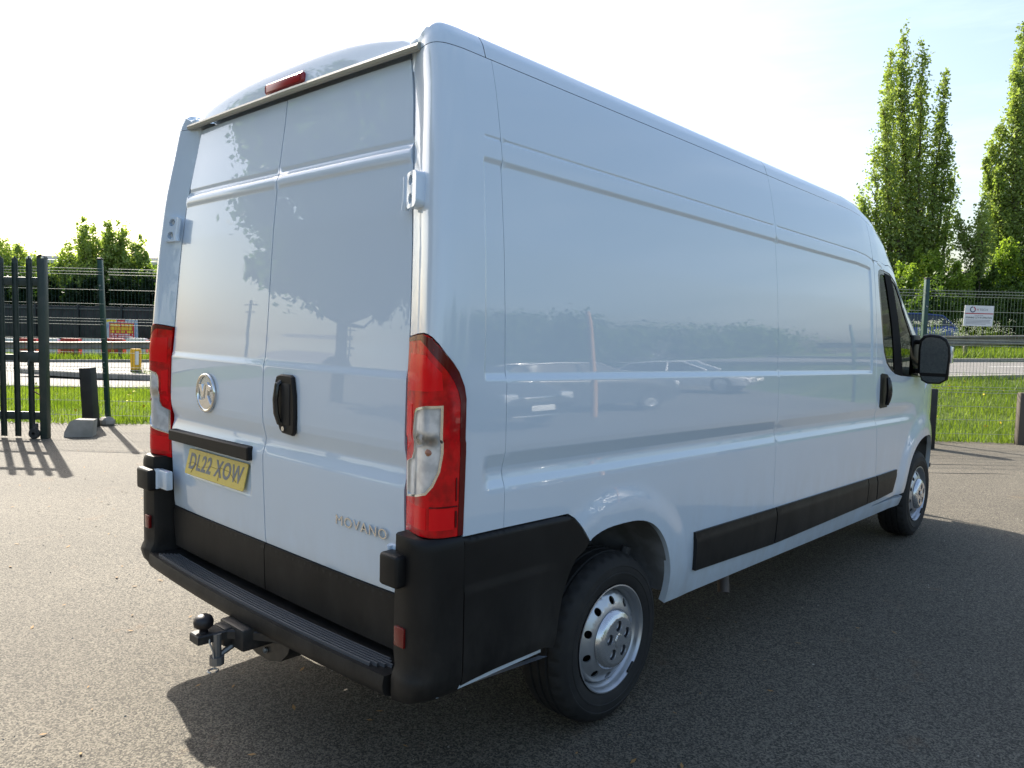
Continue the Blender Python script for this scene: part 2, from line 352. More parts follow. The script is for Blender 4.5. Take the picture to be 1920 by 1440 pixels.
e=cr.color_ramp.elements.new(.75); e.color=(.19,.15,.09,1)
N.links.new(t1.outputs["Fac"],cr.inputs[0]); N.links.new(cr.outputs[0],bs.inputs["Base Color"])
tag(mk('ground',V,F,m,smooth=4),kind='structure')
# asphalt
def asphalt(name,c_dark,c_mid,c_light,bump=1.,sc1=1.,stain=True):
    m=bpy.data.materials.new(name); m.use_nodes=True; N=m.node_tree; bs=N.nodes["Principled BSDF"]
    tc=N.nodes.new("ShaderNodeTexCoord")
    def noise(scale,detail=3,rough=.6):
        t=N.nodes.new("ShaderNodeTexNoise"); t.inputs["Scale"].default_value=scale; t.inputs["Detail"].default_value=detail; t.inputs["Roughness"].default_value=rough; N.links.new(tc.outputs["Object"],t.inputs["Vector"]); return t
    vo=N.nodes.new("ShaderNodeTexVoronoi"); vo.inputs["Scale"].default_value=170*sc1; N.links.new(tc.outputs["Object"],vo.inputs["Vector"])
    r=N.nodes.new("ShaderNodeValToRGB"); E_=r.color_ramp.elements; E_[0].position=.05; E_[0].color=(*c_dark,1); E_[1].position=.9; E_[1].color=(*c_light,1); q=E_.new(.45); q.color=(*c_mid,1)
    sep=N.nodes.new("ShaderNodeSeparateColor"); N.links.new(vo.outputs["Color"],sep.inputs[0]); N.links.new(sep.outputs[0],r.inputs[0])
    big=noise(.55,8,.62); mr=N.nodes.new("ShaderNodeMapRange"); mr.inputs[1].default_value=.3; mr.inputs[2].default_value=.7; mr.inputs[3].default_value=.82; mr.inputs[4].default_value=1.14; N.links.new(big.outputs["Fac"],mr.inputs[0])
    mul=N.nodes.new("ShaderNodeMix"); mul.data_type='RGBA'; mul.blend_type='MULTIPLY'; mul.inputs[0].default_value=1; N.links.new(r.outputs[0],mul.inputs[6])
    cmb=N.nodes.new("ShaderNodeCombineColor"); [N.links.new(mr.outputs[0],cmb.inputs[i]) for i in range(3)]; N.links.new(cmb.outputs[0],mul.inputs[7])
    last=mul.outputs[2]
    if stain:
        st=noise(1.9,9,.72); m2=N.nodes.new("ShaderNodeMapRange"); m2.inputs[1].default_value=.60; m2.inputs[2].default_value=.76; m2.inputs[4].default_value=.6; N.links.new(st.outputs["Fac"],m2.inputs[0])
        mx=N.nodes.new("ShaderNodeMix"); mx.data_type='RGBA'; mx.inputs[7].default_value=(.20,.12,.06,1); N.links.new(last,mx.inputs[6]); N.links.new(m2.outputs[0],mx.inputs[0]); last=mx.outputs[2]
    N.links.new(last,bs.inputs["Base Color"])
    bp=N.nodes.new("ShaderNodeBump"); bp.inputs["Strength"].default_value=.7*bump; bp.inputs["Distance"].default_value=.003
    vd=N.nodes.new("ShaderNodeTexVoronoi"); vd.inputs["Scale"].default_value=170*sc1; N.links.new(tc.outputs["Object"],vd.inputs["Vector"])
    fn=noise(260*sc1,2); ad=N.nodes.new("ShaderNodeMath"); ad.operation='MULTIPLY_ADD'; ad.inputs[1].default_value=-1.; N.links.new(vd.outputs["Distance"],ad.inputs[0]); N.links.new(fn.outputs["Fac"],ad.inputs[2])
    N.links.new(ad.outputs[0],bp.inputs["Height"]); N.links.new(bp.outputs[0],bs.inputs["Normal"])
    bs.inputs["Roughness"].default_value=.80; bs.inputs["Specular IOR Level"].default_value=.32
    return m
am=asphalt("yard_asphalt",(.032,.029,.024),(.080,.072,.057),(.180,.160,.124))
s_=np.array([-120,-40]+list(np.arange(-20,21,1.))+[40,120]); d_=[-60,-20,-5,0,3,6,9,10.3]
edge=lambda s:dfence(s)+.02+.05*np.sin(s*2.1)+.04*np.sin(s*5.3+1)
V=[];n=len(d_)+1
for s in s_: V+=[W(s,d,0.) for d in d_]+[W(s,float(edge(s)),0.)]
F=[(i*n+j,(i+1)*n+j,(i+1)*n+j+1,i*n+j+1) for i in range(len(s_)-1) for j in range(n-1)]
tag(mk('yard_tarmac',V,[f[::-1] for f in F],am),kind='structure')
rm=asphalt("road_asphalt",(.08,.08,.078),(.13,.125,.12),(.20,.19,.18),.5,.6,False)
sr=np.concatenate([[-1200,-300,-100,-60],np.arange(-40,40.1,1.),[60,100,300,1200]])
V=[];k=7
for s in sr:
    a,b_=float(dnear(s)),float(dfar(s))
    for i in range(k): d=a+(b_-a)*i/(k-1); V.append(W(s,d,float(hgt(s,d))+.004))
F=[(i*k+j,(i+1)*k+j,(i+1)*k+j+1,i*k+j+1)[::-1] for i in range(len(sr)-1) for j in range(k-1)]
tag(mk('road',V,F,rm,smooth=4),kind='structure')
conc=mat("concrete",(.30,.285,.26),.85,noise=(6,(.20,.19,.17),.35,.7),bump=(60,.5,.004))
def ribbon(name,s0,s1,dfn,wd,h,m,zoff=0.,step=1.,kind='structure'):
    b=B(); S=np.arange(s0,s1+.01,step); V=[]
    for s in S:
        d=float(dfn(s)); z=float(hgt(s,d))+zoff; V+=[W(s,d,z-.1),W(s,d,z+h),W(s,d+wd,z+h),W(s,d+wd,z-.1)]
    F=[(4*i+j,4*i+(j+1)%4,4*(i+1)+(j+1)%4,4*(i+1)+j) for i in range(len(S)-1) for j in range(4)]
    b.add(V,F); return tag(b.out(name,m,None,.5),kind=kind)
ribbon('kerb',-40,40,lambda s:dfar(s)+.02,.14,.11,conc); ribbon('kerb',-40,40,lambda s:dnear(s)-.14,.14,.06,conc)
white=mat("road_paint",(.75,.75,.72),.6,noise=(8,(.5,.5,.48),.5,.7))
for s0 in np.arange(-36,36,6.):
    b=B(); S=[s0,s0+1,s0+2]; V=[]
    for s in S:
        d=.52*float(dnear(s))+.48*float(dfar(s))
        for q in (0,.12): V.append(W(s,d+q,float(hgt(s,d+q))+.010))
    b.add(V,[(0,2,3,1),(2,4,5,3)]); tag(b.out('lane_marking',white,None,None),kind='structure')
# traffic island with grass tuft on the left part of the road
b=B(); P=[(-13.0,20.2),(-10.6,19.2),(-8.3,18.9),(-6.5,18.8),(-5.4,19.1),(-6,19.9),(-8,20.4),(-10.5,20.9),(-12.6,21.0)]
b.prism(P,lambda u,v,w:W(u,v,float(hgt(-8,19.8))+w-.02),.13,.02); isl=tag(b.out('traffic_island',conc,None,.5),kind='structure')
tarm=mat("tar_joint",(.022,.021,.020),.8,noise=(5,(.05,.047,.043),.4,.7))
for d0,s0,s1 in ((8.75,-8.,6.),(9.33,-1.,9.),(10.0,0.,9.)):
    b=B(); S=np.arange(s0,s1,.25); V=[]
    for s in S:
        c=d0+.02*math.sin(s*2.3)+.012*math.sin(s*7.1); w_=.008+.005*math.sin(s*3.9); V+=[W(s,c-w_,.004),W(s,c+w_,.004)]
    b.add(V,[(2*i,2*i+2,2*i+3,2*i+1) for i in range(len(S)-1)]); tag(b.out('tar_joint',tarm,None,None),kind='structure')
# ---------------- grass and flowers
def blades(name,n,sr_,dr,hr,m,dens_=None,wd=.008,label=None):
    s=rng.uniform(*sr_,n); u=rng.uniform(0,1,n); d=dr[0](s)+(dr[1](s)-dr[0](s))*u
    if dens_ is not None: k=rng.uniform(0,1,n)<dens_(s,d); s,d=s[k],d[k]
    n=len(s); h=rng.uniform(*hr,n)*(1+.5*(rng.random(n)<.08)); h=h*(1+0*s) if not callable(dens_) else h
    z=hgt(s,d); a=rng.uniform(0,2*np.pi,n); P=Wn(s,d,z-.01)
    if 'edge' in name or True: h=h*(1+.9*np.exp(-((d-dr[0](s))/.25))*(name=='grass_verge'))
    w_=wd*rng.uniform(.6,1.4,n); ax=np.stack([np.cos(a),np.sin(a),0*a],-1); lean=np.stack([rng.normal(0,.35,n),rng.normal(0,.35,n),np.ones(n)],-1)*h[:,None]
    V=np.stack([P-ax*w_[:,None],P+ax*w_[:,None],P+lean],1)
    o=quads(name,V,m); return tag(o,kind='stuff',label=label,cat='grass')
grassm=leafmat("grass_blades",(.09,.15,.015),(.22,.29,.045),.9)
def dpath(s,d):
    p=1-.75*np.exp(-((d-12.35-.05*s)/.22)**2)*(s<0); return p*np.clip(.55+.45*np.sin(s*1.7+d*2.3)*np.sin(d*3.1-s),.35,1)
blades('grass_verge',150000,(-13,13.5),(lambda s:dfence(s)-.03-.09*np.abs(np.sin(s*3.7)*np.sin(s*1.3+1)),lambda s:dnear(s)-.16),(.06,.17),grassm,dpath,.006,'rough green grass between the wire fence and the road')
blades('grass_verge',60000,(-34,24),(lambda s:dfar(s)+.2,lambda s:dfar(s)+6.),(.10,.30),grassm,None,.014,'rough green grass beyond the far kerb of the road')
blades('island_grass',1500,(-9.5,-6.2),(lambda s:19.2+0*s,lambda s:20.2+0*s),(.18,.3),grassm,None,.012,'grass tufts on the traffic island')
# dandelions and cow parsley
def dots(name,n,sr_,dr,zr,size,m,label,cat,kind='stuff'):
    s=rng.uniform(*sr_,n); d=dr[0](s)+(dr[1](s)-dr[0](s))*rng.uniform(0,1,n); z=hgt(s,d)+rng.uniform(*zr,n); P=Wn(s,d,z)
    R=rng.normal(0,1,(n,2,3)); a=R[:,0]/np.linalg.norm(R[:,0],axis=1,keepdims=True); c=np.cross(a,R[:,1]); c/=np.linalg.norm(c,axis=1,keepdims=True)
    q=size*rng.uniform(.6,1.3,n)[:,None]; V=np.stack([P-a*q,P-c*q,P+a*q,P+c*q],1); return tag(quads(name,V,m),kind=kind,label=label,cat=cat)
dots('dandelions',150,(-12,12),(lambda s:dfence(s)+.3,lambda s:dnear(s)-.3),(.10,.22),.022,mat("dandelion",(.75,.50,.02),.7),'yellow dandelions scattered in the near grass','flowers')
pars=mat("parsley_flower",(.34,.37,.27),.8)
nc=190; s=rng.uniform(8,20,nc); s=np.where(rng.random(nc)<.62,rng.uniform(13.0,16.2,nc),s); d=dfar(s)+1.6+rng.uniform(0,1.8,nc); z=hgt(s,d)+rng.uniform(.55,1.22,nc)*np.where((s>13)&(s<16.2),1.,.72)
C0=Wn(s,d,z); k=10; C1=(C0[:,None]+rng.normal(0,1,(nc,k,3))*np.array([.05,.05,.03])).reshape(-1,3); a=np.array([1,0,0])*.012; c=np.array([0,.7,.7])*.012
tag(quads('cow_parsley',np.stack([C1-a,C1-c,C1+a,C1+c],1),pars),kind='stuff',label='white cow parsley heads behind the crash barrier on the right',cat='flowers')
st=np.stack([C0+np.array([.006,0,0]),C0-np.array([.006,0,0]),Wn(s,d,hgt(s,d))],1); tag(quads('parsley_stems',st,grassm),kind='stuff',label='green stems under the white cow parsley',cat='flowers')
# ---------------- near wire mesh fence
fgreen=mat("fence_green",(.006,.045,.034),.35,spec=.5,noise=(3,(.005,.034,.026),.4,.6)); wirem=mat("mesh_wire",(.015,.045,.036),.6,spec=.3); hwire=mat("top_lit_wire",(.30,.32,.27),.35,spec=.7)  # horizontal wires get a paler colour with the sun glint painted in
FEN=empty('mesh_fence',W(-5.85,11.13,0),label='green welded mesh fence with tall posts running behind the van',cat='fence')
def FW(s,dd_,z):  # fence point in the root's frame
    p=W(s,float(dfence(s))+dd_,z); o=W(-5.85,11.13,0); return (p[0]-o[0],p[1]-o[1],p[2])
posts=[-5.85+2.98*i for i in range(-3,8)]
rotf=Matrix.Rotation(math.atan2(Ly,Lx)+.0233,3,'Z')
for i,ps in enumerate(posts):
    ht=2.37 if ps<0 else 2.40
    lean=.03 if i==3 else 0.
    b=B(); b.box(FW(ps-(.06 if i==3 else 0),0,ht/2),(.062,.062,ht),.006,rotf@Matrix.Rotation(-.036 if i==3 else 0,3,'Y')); po=b.out('fence_post',fgreen,FEN,.5)
    b=B(); b.box(FW(ps-(.103 if i==3 else 0),0,ht+.012),(.068,.068,.025),.006,rotf); b.out('post_cap',mat("cap_black",(.02,.02,.02),.5),po)
    for z in (.9,1.45,2.0):
        b=B(); b.lathe([(-.01,.012),(.0,.012),(.0,.0001)],(0,0,0),'y',8); b.V=[tuple(Vector(FW(ps-(.017+.036*z if i==3 else 0),-.036,z))+rotf@Vector(v)) for v in b.V]; b.out('fence_bolt',alu,po)
zw=[.13,.34,.54,.745,.79,.83,1.04,1.24,1.44,1.487,1.525,1.74,1.94,2.157,2.195,2.24]
fold={.79:-.03,1.487:-.03,2.195:-.03}
for i in range(len(posts)-1):
    a,b_=posts[i]+.035,posts[i+1]-.035
    for z in zw:
        b=B(); f=fold.get(z,0.)-.034; b.tube([FW(a,f,z),FW(b_,f,z)],.0034,6); b.out('horizontal_wire',hwire,FEN,.9)
    b=B()
    for s in np.arange(a+.02,b_,.05):
        zz=[.03,.745,.79,.83,1.44,1.487,1.525,2.157,2.195,2.24,2.27]; b.tube([FW(s,-.034+fold.get(z,0.),z) for z in zz],.0023,3,cap=False)
    tag(b.out('vertical_wires',wirem,FEN,.9),kind='stuff')
# ---------------- palisade gate
gm=mat("gate_dark_green",(.016,.030,.026),.45,noise=(7,(.030,.040,.036),.45,.7),bump=(40,.2,.002))
GO=W(-5.89,9.66,0); GT=empty('palisade_gate',GO,rz=math.atan2(Ly,Lx),label='dark green steel palisade gate with pointed pales standing open',cat='gate')
def pale(x,w_,h,name,peak=.05):
    b=B(); b.box((x,0,h/2+.02),(w_,.012,h),.002); b.box((x-w_*.35,-.012,h/2),(.006,.022,h-.05)); b.box((x+w_*.35,-.012,h/2),(.006,.022,h-.05))
    b.prism([(x-w_/2,h+.018),(x+w_/2,h+.018),(x+w_*.32,h+.04),(x+w_*.18,h+.035),(x,h+.018+peak),(x-w_*.18,h+.035),(x-w_*.32,h+.04)],lambda u,v,w:(u,-.006+w,v),.012); return b.out(name,gm,GT,.5)
for i in range(11): pale(-.165-.178*i,.072,2.22,'pale')
b=B(); b.box((0,0,1.13),(.09,.09,2.26),.008); b.lathe([(-.045,.045),(.045,.045)],(0,0,2.26),'y',16); gp=b.out('gate_post',gm,GT,.5)
for z,h in ((1.97,.11),(.285,.10)):
    b=B(); b.box((-1.05,.02,z),(2.02,.03,h),.004); b.out('rail',gm,GT,.5)
b=B(); b.box((-1.05,.02,1.02),(2.02,.03,.075),.004); b.out('rail',gm,GT,.5)
b=B(); b.box((-.16,-.02,1.03),(.24,.06,.14),.01); b.tube([(-.16,-.05,1.0),(-.16,-.07,.93)],.012,6); b.out('lock_box',gm,GT,.5)
b=B(); b.tube([(-.11,-.03,.64),(-.03,-.03,.645)],.010,6); b.tube([(-.12,-.03,.60),(-.03,-.04,.55),(-.03,-.04,.50)],.008,6); b.out('latch',mat("rusty_latch",(.10,.05,.03),.8),GT,.5)
b=B(); b.lathe([(-.025,.02),(-.025,.06),(-.015,.068),(.015,.068),(.025,.06),(.025,.02)],(-.11,-.05,.068),'y',20); b.box((-.11,-.03,.13),(.06,.05,.12),.01); b.out('castor_wheel',mat("dull_rubber",(.03,.03,.03),.8,noise=(9,(.12,.11,.10),.5,.7)),GT,.5)
# ---------------- bollards and concrete block
bolm=mat("bollard_black",(.010,.011,.011),.6,noise=(6,(.022,.022,.02),.45,.7))
def bollard(s,d,lean,label):
    b=B(); b.box((0,0,.42),(.165,.165,.88),.012); o=b.out('bollard',bolm,None,.5); o.location=W(s,d,-.02); o.rotation_euler=(0,lean,math.atan2(Ly,Lx)); return tag(o,label,'bollard')
bollard(-5.93,10.80,-.055,'leaning square black bollard behind the concrete block left of the fence post')
bollard(5.82,10.7,0,'square black bollard showing under the right door mirror of the van')
b=B(); b.prism([(-.21,0),(.12,0),(.135,.215),(-.08,.225),(-.14,.20),(-.205,.06)],lambda u,v,w:(u+.03*w,w*1.0-.10,v*(1-.12*w)),.24,.02); o=b.out('concrete_block',conc,None,.4); o.location=W(-5.57,9.95,0); o.rotation_euler=(0,0,math.atan2(Ly,Lx)+.32); tag(o,'rough grey concrete block lying at the foot of the black bollard','block')
b=B(); b.box((0,0,.05),(.22,.18,.13),.04,seg=1); o=b.out('concrete_footing',conc,None,.4); o.location=W(-5.83,11.02,0); tag(o,'small broken concrete lump round the foot of the left fence post','rubble')
b=B(); b.box((0,0,.38),(.13,.10,.78),.01); o=b.out('timber_post',mat("weathered_timber",(.10,.085,.07),.9,noise=(8,(.10,.085,.07),.4,.7),bump=(30,.4,.004)),None,.5); o.location=W(7.535,11.3,0); o.rotation_euler=(0,0,.7); tag(o,'short weathered grey timber post against the fence at the right edge','post')
# leaves and bits on the tarmac
lm=mat("dead_leaf",(.30,.17,.06),.8); n=420; x=rng.uniform(-7,1.5,n); y=rng.uniform(-3.5,3,n)
P=np.stack([x,y,np.full(n,.006)],-1); a=rng.uniform(0,6.28,n); q=rng.uniform(.004,.013,n)[:,None]; A=np.stack([np.cos(a),np.sin(a),.2+0*a],-1)*q*1.6; Cc=np.stack([-np.sin(a),np.cos(a),0*a+.1],-1)*q*.6
tag(quads('leaf_litter',np.stack([P-A,P-Cc,P+A,P+Cc],1),lm),kind='stuff',label='small dry brown leaf bits strewn over the sunlit tarmac',cat='litter')
n=2600; x=rng.uniform(-8.5,3.5,n); y=rng.uniform(-3.5,8,n); h=rng.uniform(.0015,.0045,n); P=np.stack([x,y,0*x],-1); a=rng.uniform(0,6.28,n); q=(h*rng.uniform(.8,1.6,n))[:,None]
A=np.stack([np.cos(a),np.sin(a),0*a],-1)*q; Cc=np.stack([-np.sin(a),np.cos(a),0*a],-1)*q*.7; Tp=P+np.stack([0*h,0*h,h*1.3],-1)
tag(quads('grit',np.concatenate([np.stack([P-A,P-Cc,Tp],1),np.stack([P-Cc,P+A,Tp],1),np.stack([P+A,P+Cc,Tp],1),np.stack([P+Cc,P-A,Tp],1)]),mat("grit_stone",(.42,.39,.33),.7,noise=(3,(.10,.095,.085),.45,.6))),kind='stuff',label='loose pale grit scattered over the tarmac',cat='grit')
# ---------------- sign and banner
def signpt(o,rz):
    M=Matrix.Rotation(rz,3,'Z'); return lambda u,v,w:tuple(Vector(o)+M@Vector((u,-w,v)))
def txt(s,fn,u,v,wd,h,m,name,parent,w=.004):
    V,F=text_mesh(s,.1,.0003); X=[p[0] for p in V]; Y=[p[1] for p in V]; cx,cy=(max(X)+min(X))/2,(max(Y)+min(Y))/2; kx=wd/(max(X)-min(X)); ky=h/(max(Y)-min(Y))
    b=B(); b.add([fn(u+(p[0]-cx)*kx,v+(p[1]-cy)*ky,w+p[2]) for p in V],F); return b.out(name,m,parent,None)
so_=W(6.83,11.36,1.878); fn=signpt(so_,math.atan2(Ly,Lx)+.03); 
b=B(); b.prism([(-.225,-.145),(.213,-.148),(.223,.152),(-.212,.155)],fn,.006,.001); SG=tag(b.out('warning_sign',mat("sign_white",(.78,.79,.80),.4),None,.5),'white company sign with a red line fixed to the mesh fence','sign')
mred=mat("sign_red",(.45,.03,.05),.5); mnavy=mat("sign_navy",(.02,.02,.10),.5); mgrey=mat("sign_grey",(.22,.22,.25),.5); mblk=mat("sign_black",(.03,.03,.035),.5)
b=B(); b.prism([(-.205,.030),(.215,.030),(.215,.044),(-.205,.044)],fn,.0075); b.out('sign_line',mred,SG)
b=B(); b.V=[];ring=[(math.cos(a)*r,math.sin(a)*r) for r in (.030,.044) for a in np.linspace(.5*math.pi,1.9*math.pi,14)]
b.add([fn(-.095+u,.095+v,.0075) for u,v in ring],[(i,i+1,14+i+1,14+i) for i in range(13)]); b.out('sign_logo',mnavy,SG)
ring=[(math.cos(a)*r,math.sin(a)*r) for r in (.030,.044) for a in np.linspace(-.15*math.pi,.42*math.pi,8)]
b=B(); b.add([fn(-.095+u,.095+v,.0075) for u,v in ring],[(i,i+1,8+i+1,8+i) for i in range(7)]); b.out('sign_logo',mred,SG)
txt("H",fn,-.022,.094,.022,.030,mred,'sign_lettering',SG,.0075); txt("TECH",fn,.065,.094,.125,.030,mgrey,'sign_lettering',SG,.0075)
txt("24 HOUR",fn,0,.010,.13,.012,mgrey,'sign_lettering',SG,.0075); txt("WARNING CCTV IN OPERATION",fn,.0,-.022,.39,.026,mblk,'sign_lettering',SG,.0075)
for i,wd in enumerate((.37,.36,.37,.30)):
    b=B(); v=-.062-.019*i; b.prism([(-.19,v),(-.19+wd,v),(-.19+wd,v+.006),(-.19,v+.006)],fn,.0075); b.out('sign_small_print',mgrey,SG)
# ---------------- crash barrier beyond the road
railm=mat("weathered_galvanised",(.20,.19,.17),.5,metal=.35,noise=(3,(.13,.12,.10),.35,.65))
def drail(s): return dfar(s)+1.15
RO=W(0,float(drail(0)),0); RB=empty('crash_barrier',RO,label='long weathered steel crash barrier along the far side of the road',cat='barrier')
def RP(s,dd_,z): p=W(s,float(drail(s))+dd_,0); return (p[0]-RO[0],p[1]-RO[1],float(hgt(s,drail(s)))+z)
prof_=[(.0,.69),(-.045,.67),(-.05,.63),(-.005,.58),(.0,.53),(-.005,.49),(-.05,.44),(-.045,.40),(.0,.375)]
for s0 in np.arange(-44,36,4.):
    b=B(); V=[RP(s,p[0],p[1]) for s in (s0,s0+2,s0+3.985) for p in prof_]; n=len(prof_); b.add(V,[(i*n+j,i*n+j+1,(i+1)*n+j+1,(i+1)*n+j) for i in range(2) for j in range(n-1)]); b.out('rail_beam',railm,RB,.5)
    for s in (s0+.3,s0+2.3): b=B(); b.box(RP(s,.06,.30),(.10,.08,.72),.005,Matrix.Rotation(.8,3,'Z')); b.out('rail_post',railm,RB,.5)
# keep-left bollard on the island
ko=W(-9.75,19.9,float(hgt(-9.75,19.9))+.10)
b=B(); b.prism([(-.11,0),(.11,0),(.125,.55),(.11,.66),(-.11,.66),(-.125,.55)],lambda u,v,w:(u,w-.07,v),.14,.02); kb=b.out('traffic_bollard',mat("bollard_yellow",(.75,.42,.02),.45),None,.5); kb.location=ko; kb.rotation_euler=(0,0,.9); tag(kb,'yellow traffic bollard with a white panel on the road island','bollard')
b=B(); b.prism([(.0,.25),(.085,.25),(.095,.60),(.0,.60)],lambda u,v,w:(u,-.075-w,v),.006); b.out('white_panel',mat("panel_white",(.7,.72,.72),.4),kb)
b=B(); b.box((0,0,.06),(.25,.16,.14),.02); b.out('bollard_base',bolm,kb)
# dark board fence, banner
dkb=mat("dark_boards",(.013,.016,.018),.7,noise=(3,(.020,.024,.026),.4,.6))  # near-black tone includes the shadow lying on the fence
BO=W(-30,42,0); BF=empty('board_fence',BO,label='tall dark board fence beyond the crash barrier on the left',cat='fence')
def BP(s,dd_,z): p=W(s,41.-.12*(s+30)+dd_,0); return (p[0]-BO[0],p[1]-BO[1],z)
rb=Matrix.Rotation(math.atan2(Ly,Lx)-.12,3,'Z')
for s in np.arange(-37,-14,.60):
    b=B(); h=2.32+.05*rng.random(); b.box(BP(s,0,-.5+(h+.0)/2+.0),(.585,.03,h+.6),.004,rb); b.out('board',dkb,BF,.5)
b=B()
for s in np.arange(-37,-14,2.4): b.box(BP(s,-.06,.85),(.09,.09,2.7),.004,rb)
V_=b; b.out('fence_post',dkb,BF,.5)
b=B(); b.box(BP(-25.5,-.05,1.98),(23.,.04,.08),.0,rb); b.out('top_rail',mat("boards_rail",(.07,.08,.085),.6),BF,.5)
bo=W(-19.6,38.6,1.0); fb=signpt(bo,math.atan2(Ly,Lx)-.10)
b=B(); b.prism([(-.86,-.50),(.86,-.46),(.84,.46),(-.84,.50)],fb,.02,.002); BN=tag(b.out('advert_banner',mat("banner_blue",(.16,.30,.55),.5,noise=(4,(.45,.50,.58),.35,.6)),None,.5),'red blue and yellow printed banner hanging in front of the dark board fence','banner')
b=B(); b.prism([(-.66,-.44),(.66,-.42),(.66,.30),(-.66,.30)],fb,.024); b.out('banner_field',mat("banner_red",(.55,.03,.04),.5),BN)
mby=mat("banner_yellow",(.75,.62,.04),.5); mbw=mat("banner_white",(.75,.72,.78),.5)
for v,h,m_,k in ((.19,.13,mby,16),(.02,.15,mby,15),(-.14,.11,mby,15),(-.27,.07,mbw,22),(-.37,.06,mbw,24)):   # rows of print too far off to read
    b=B(); u=-.60
    for i in range(k):
        w_=1.2/k*rng.uniform(.45,.9)
        if rng.random()<.88: b.prism([(u,v-h/2),(u+w_,v-h/2),(u+w_,v+h/2),(u,v+h/2)],fb,.028)
        u+=1.2/k
    b.out('banner_print',m_,BN)
b=B(); b.prism([(-.80,.34),(-.30,.34),(-.30,.46),(-.80,.46)],fb,.026); b.out('banner_print',mby,BN)
b=B(); b.prism([(-.25,.33),(.18,.33),(.18,.46),(-.25,.46)],fb,.026); b.out('banner_print',mat("banner_red"),BN)
# red and white road-works barriers
bl_=None
for i in range(13):
    s=-25.2+1.05*i; d=float(drail(s))+1.6; red=i%2==0
    b=B(); b.prism([(-.5,0),(.5,0),(.5,.12),(.46,.16),(.46,.72),(.40,.80),(-.40,.80),(-.46,.72),(-.46,.16),(-.5,.12)],lambda u,v,w:(u,w-.11,v),.22,.03); b.box((0,0,.45),(.5,.24,.18),.02)
    o=b.out('plastic_barrier',mat("barrier_red",(.50,.04,.03),.5) if red else mat("barrier_white",(.72,.72,.72),.5),None,.5); o.location=W(s,d,float(hgt(s,d))); o.rotation_euler=(0,0,math.atan2(Ly,Lx)-.2)
    tag(o,'%s plastic road barrier, %s %s one from the left behind the crash barrier'%('red' if red else 'white',['first','second','third','fourth','fifth','sixth','seventh'][i//2],'red' if red else 'white'),'barrier','plastic barriers in a row')
# warehouse far left
WO=W(-55,92,0); WH=empty('warehouse',WO,rz=math.atan2(Ly,Lx)-.04,label='long low grey clad warehouse behind the trees on the left',cat='building')
cl=mat("grey_cladding",(.23,.29,.37),.5,noise=(.4,(.19,.25,.33),.4,.6))
b=B(); b.box((0,10,3.6),(60,20,7.4)); b.out('wall',cl,WH,.3)
for i in range(40): b=B(); b.box((-29.2+1.5*i,-.04,4.2),(1.44,.08,6.0),.01); b.out('cladding_panel',cl,WH,.3)
b=B(); b.box((0,-.1,8.05),(60.6,.5,.42),.05); b.out('gutter',mat("cream_gutter",(.62,.60,.50),.5),WH,.3)
b=B(); b.box((0,10,8.0),(60.4,20,.3)); b.prism([(-30,8.1),(30,8.1),(30,9.2),(-30,9.2)],lambda u,v,w:(u,6+w,v),8.); b.out('roof',mat("warehouse_roof",(.45,.46,.46),.6),WH,.3)
# ---------------- trees
barkm=mat("bark",(.09,.07,.05),.9,noise=(8,(.16,.13,.10),.4,.7),bump=(14,.6,.02))
def leafcloud(C,R,n,size,flat=.3):
    """n leaf quads spread through clumps at C with radii R (k,3)"""
    k=len(C); i=rng.integers(0,k,n); g=rng.normal(0,.62,(n,3))
    P=C[i]+g*R[i]; A=rng.normal(0,1,(n,3)); A/=np.linalg.norm(A,axis=1,keepdims=True); Bq=np.cross(A,rng.normal(0,1,(n,3))); Bq/=np.linalg.norm(Bq,axis=1,keepdims=True)
    q=size*rng.uniform(.55,1.25,(n,1)); return np.stack([P-A*q,P-Bq*q*.62,P+A*q,P+Bq*q*.62],1)
leaf_pop=leafmat("poplar_leaves",(.16,.235,.06),(.38,.455,.17),.6)
leaf_lt=leafmat("broadleaf_leaves",(.19,.28,.07),(.44,.52,.18),.6)
leaf_dk=leafmat("bush_leaves_dark",(.05,.10,.02),(.13,.20,.045),.7)
leaf_br=leafmat("bush_leaves_bright",(.13,.22,.03),(.32,.42,.08),.7)
leaf_hd=leafmat("hedge_leaves",(.012,.030,.010),(.030,.060,.016),.6)
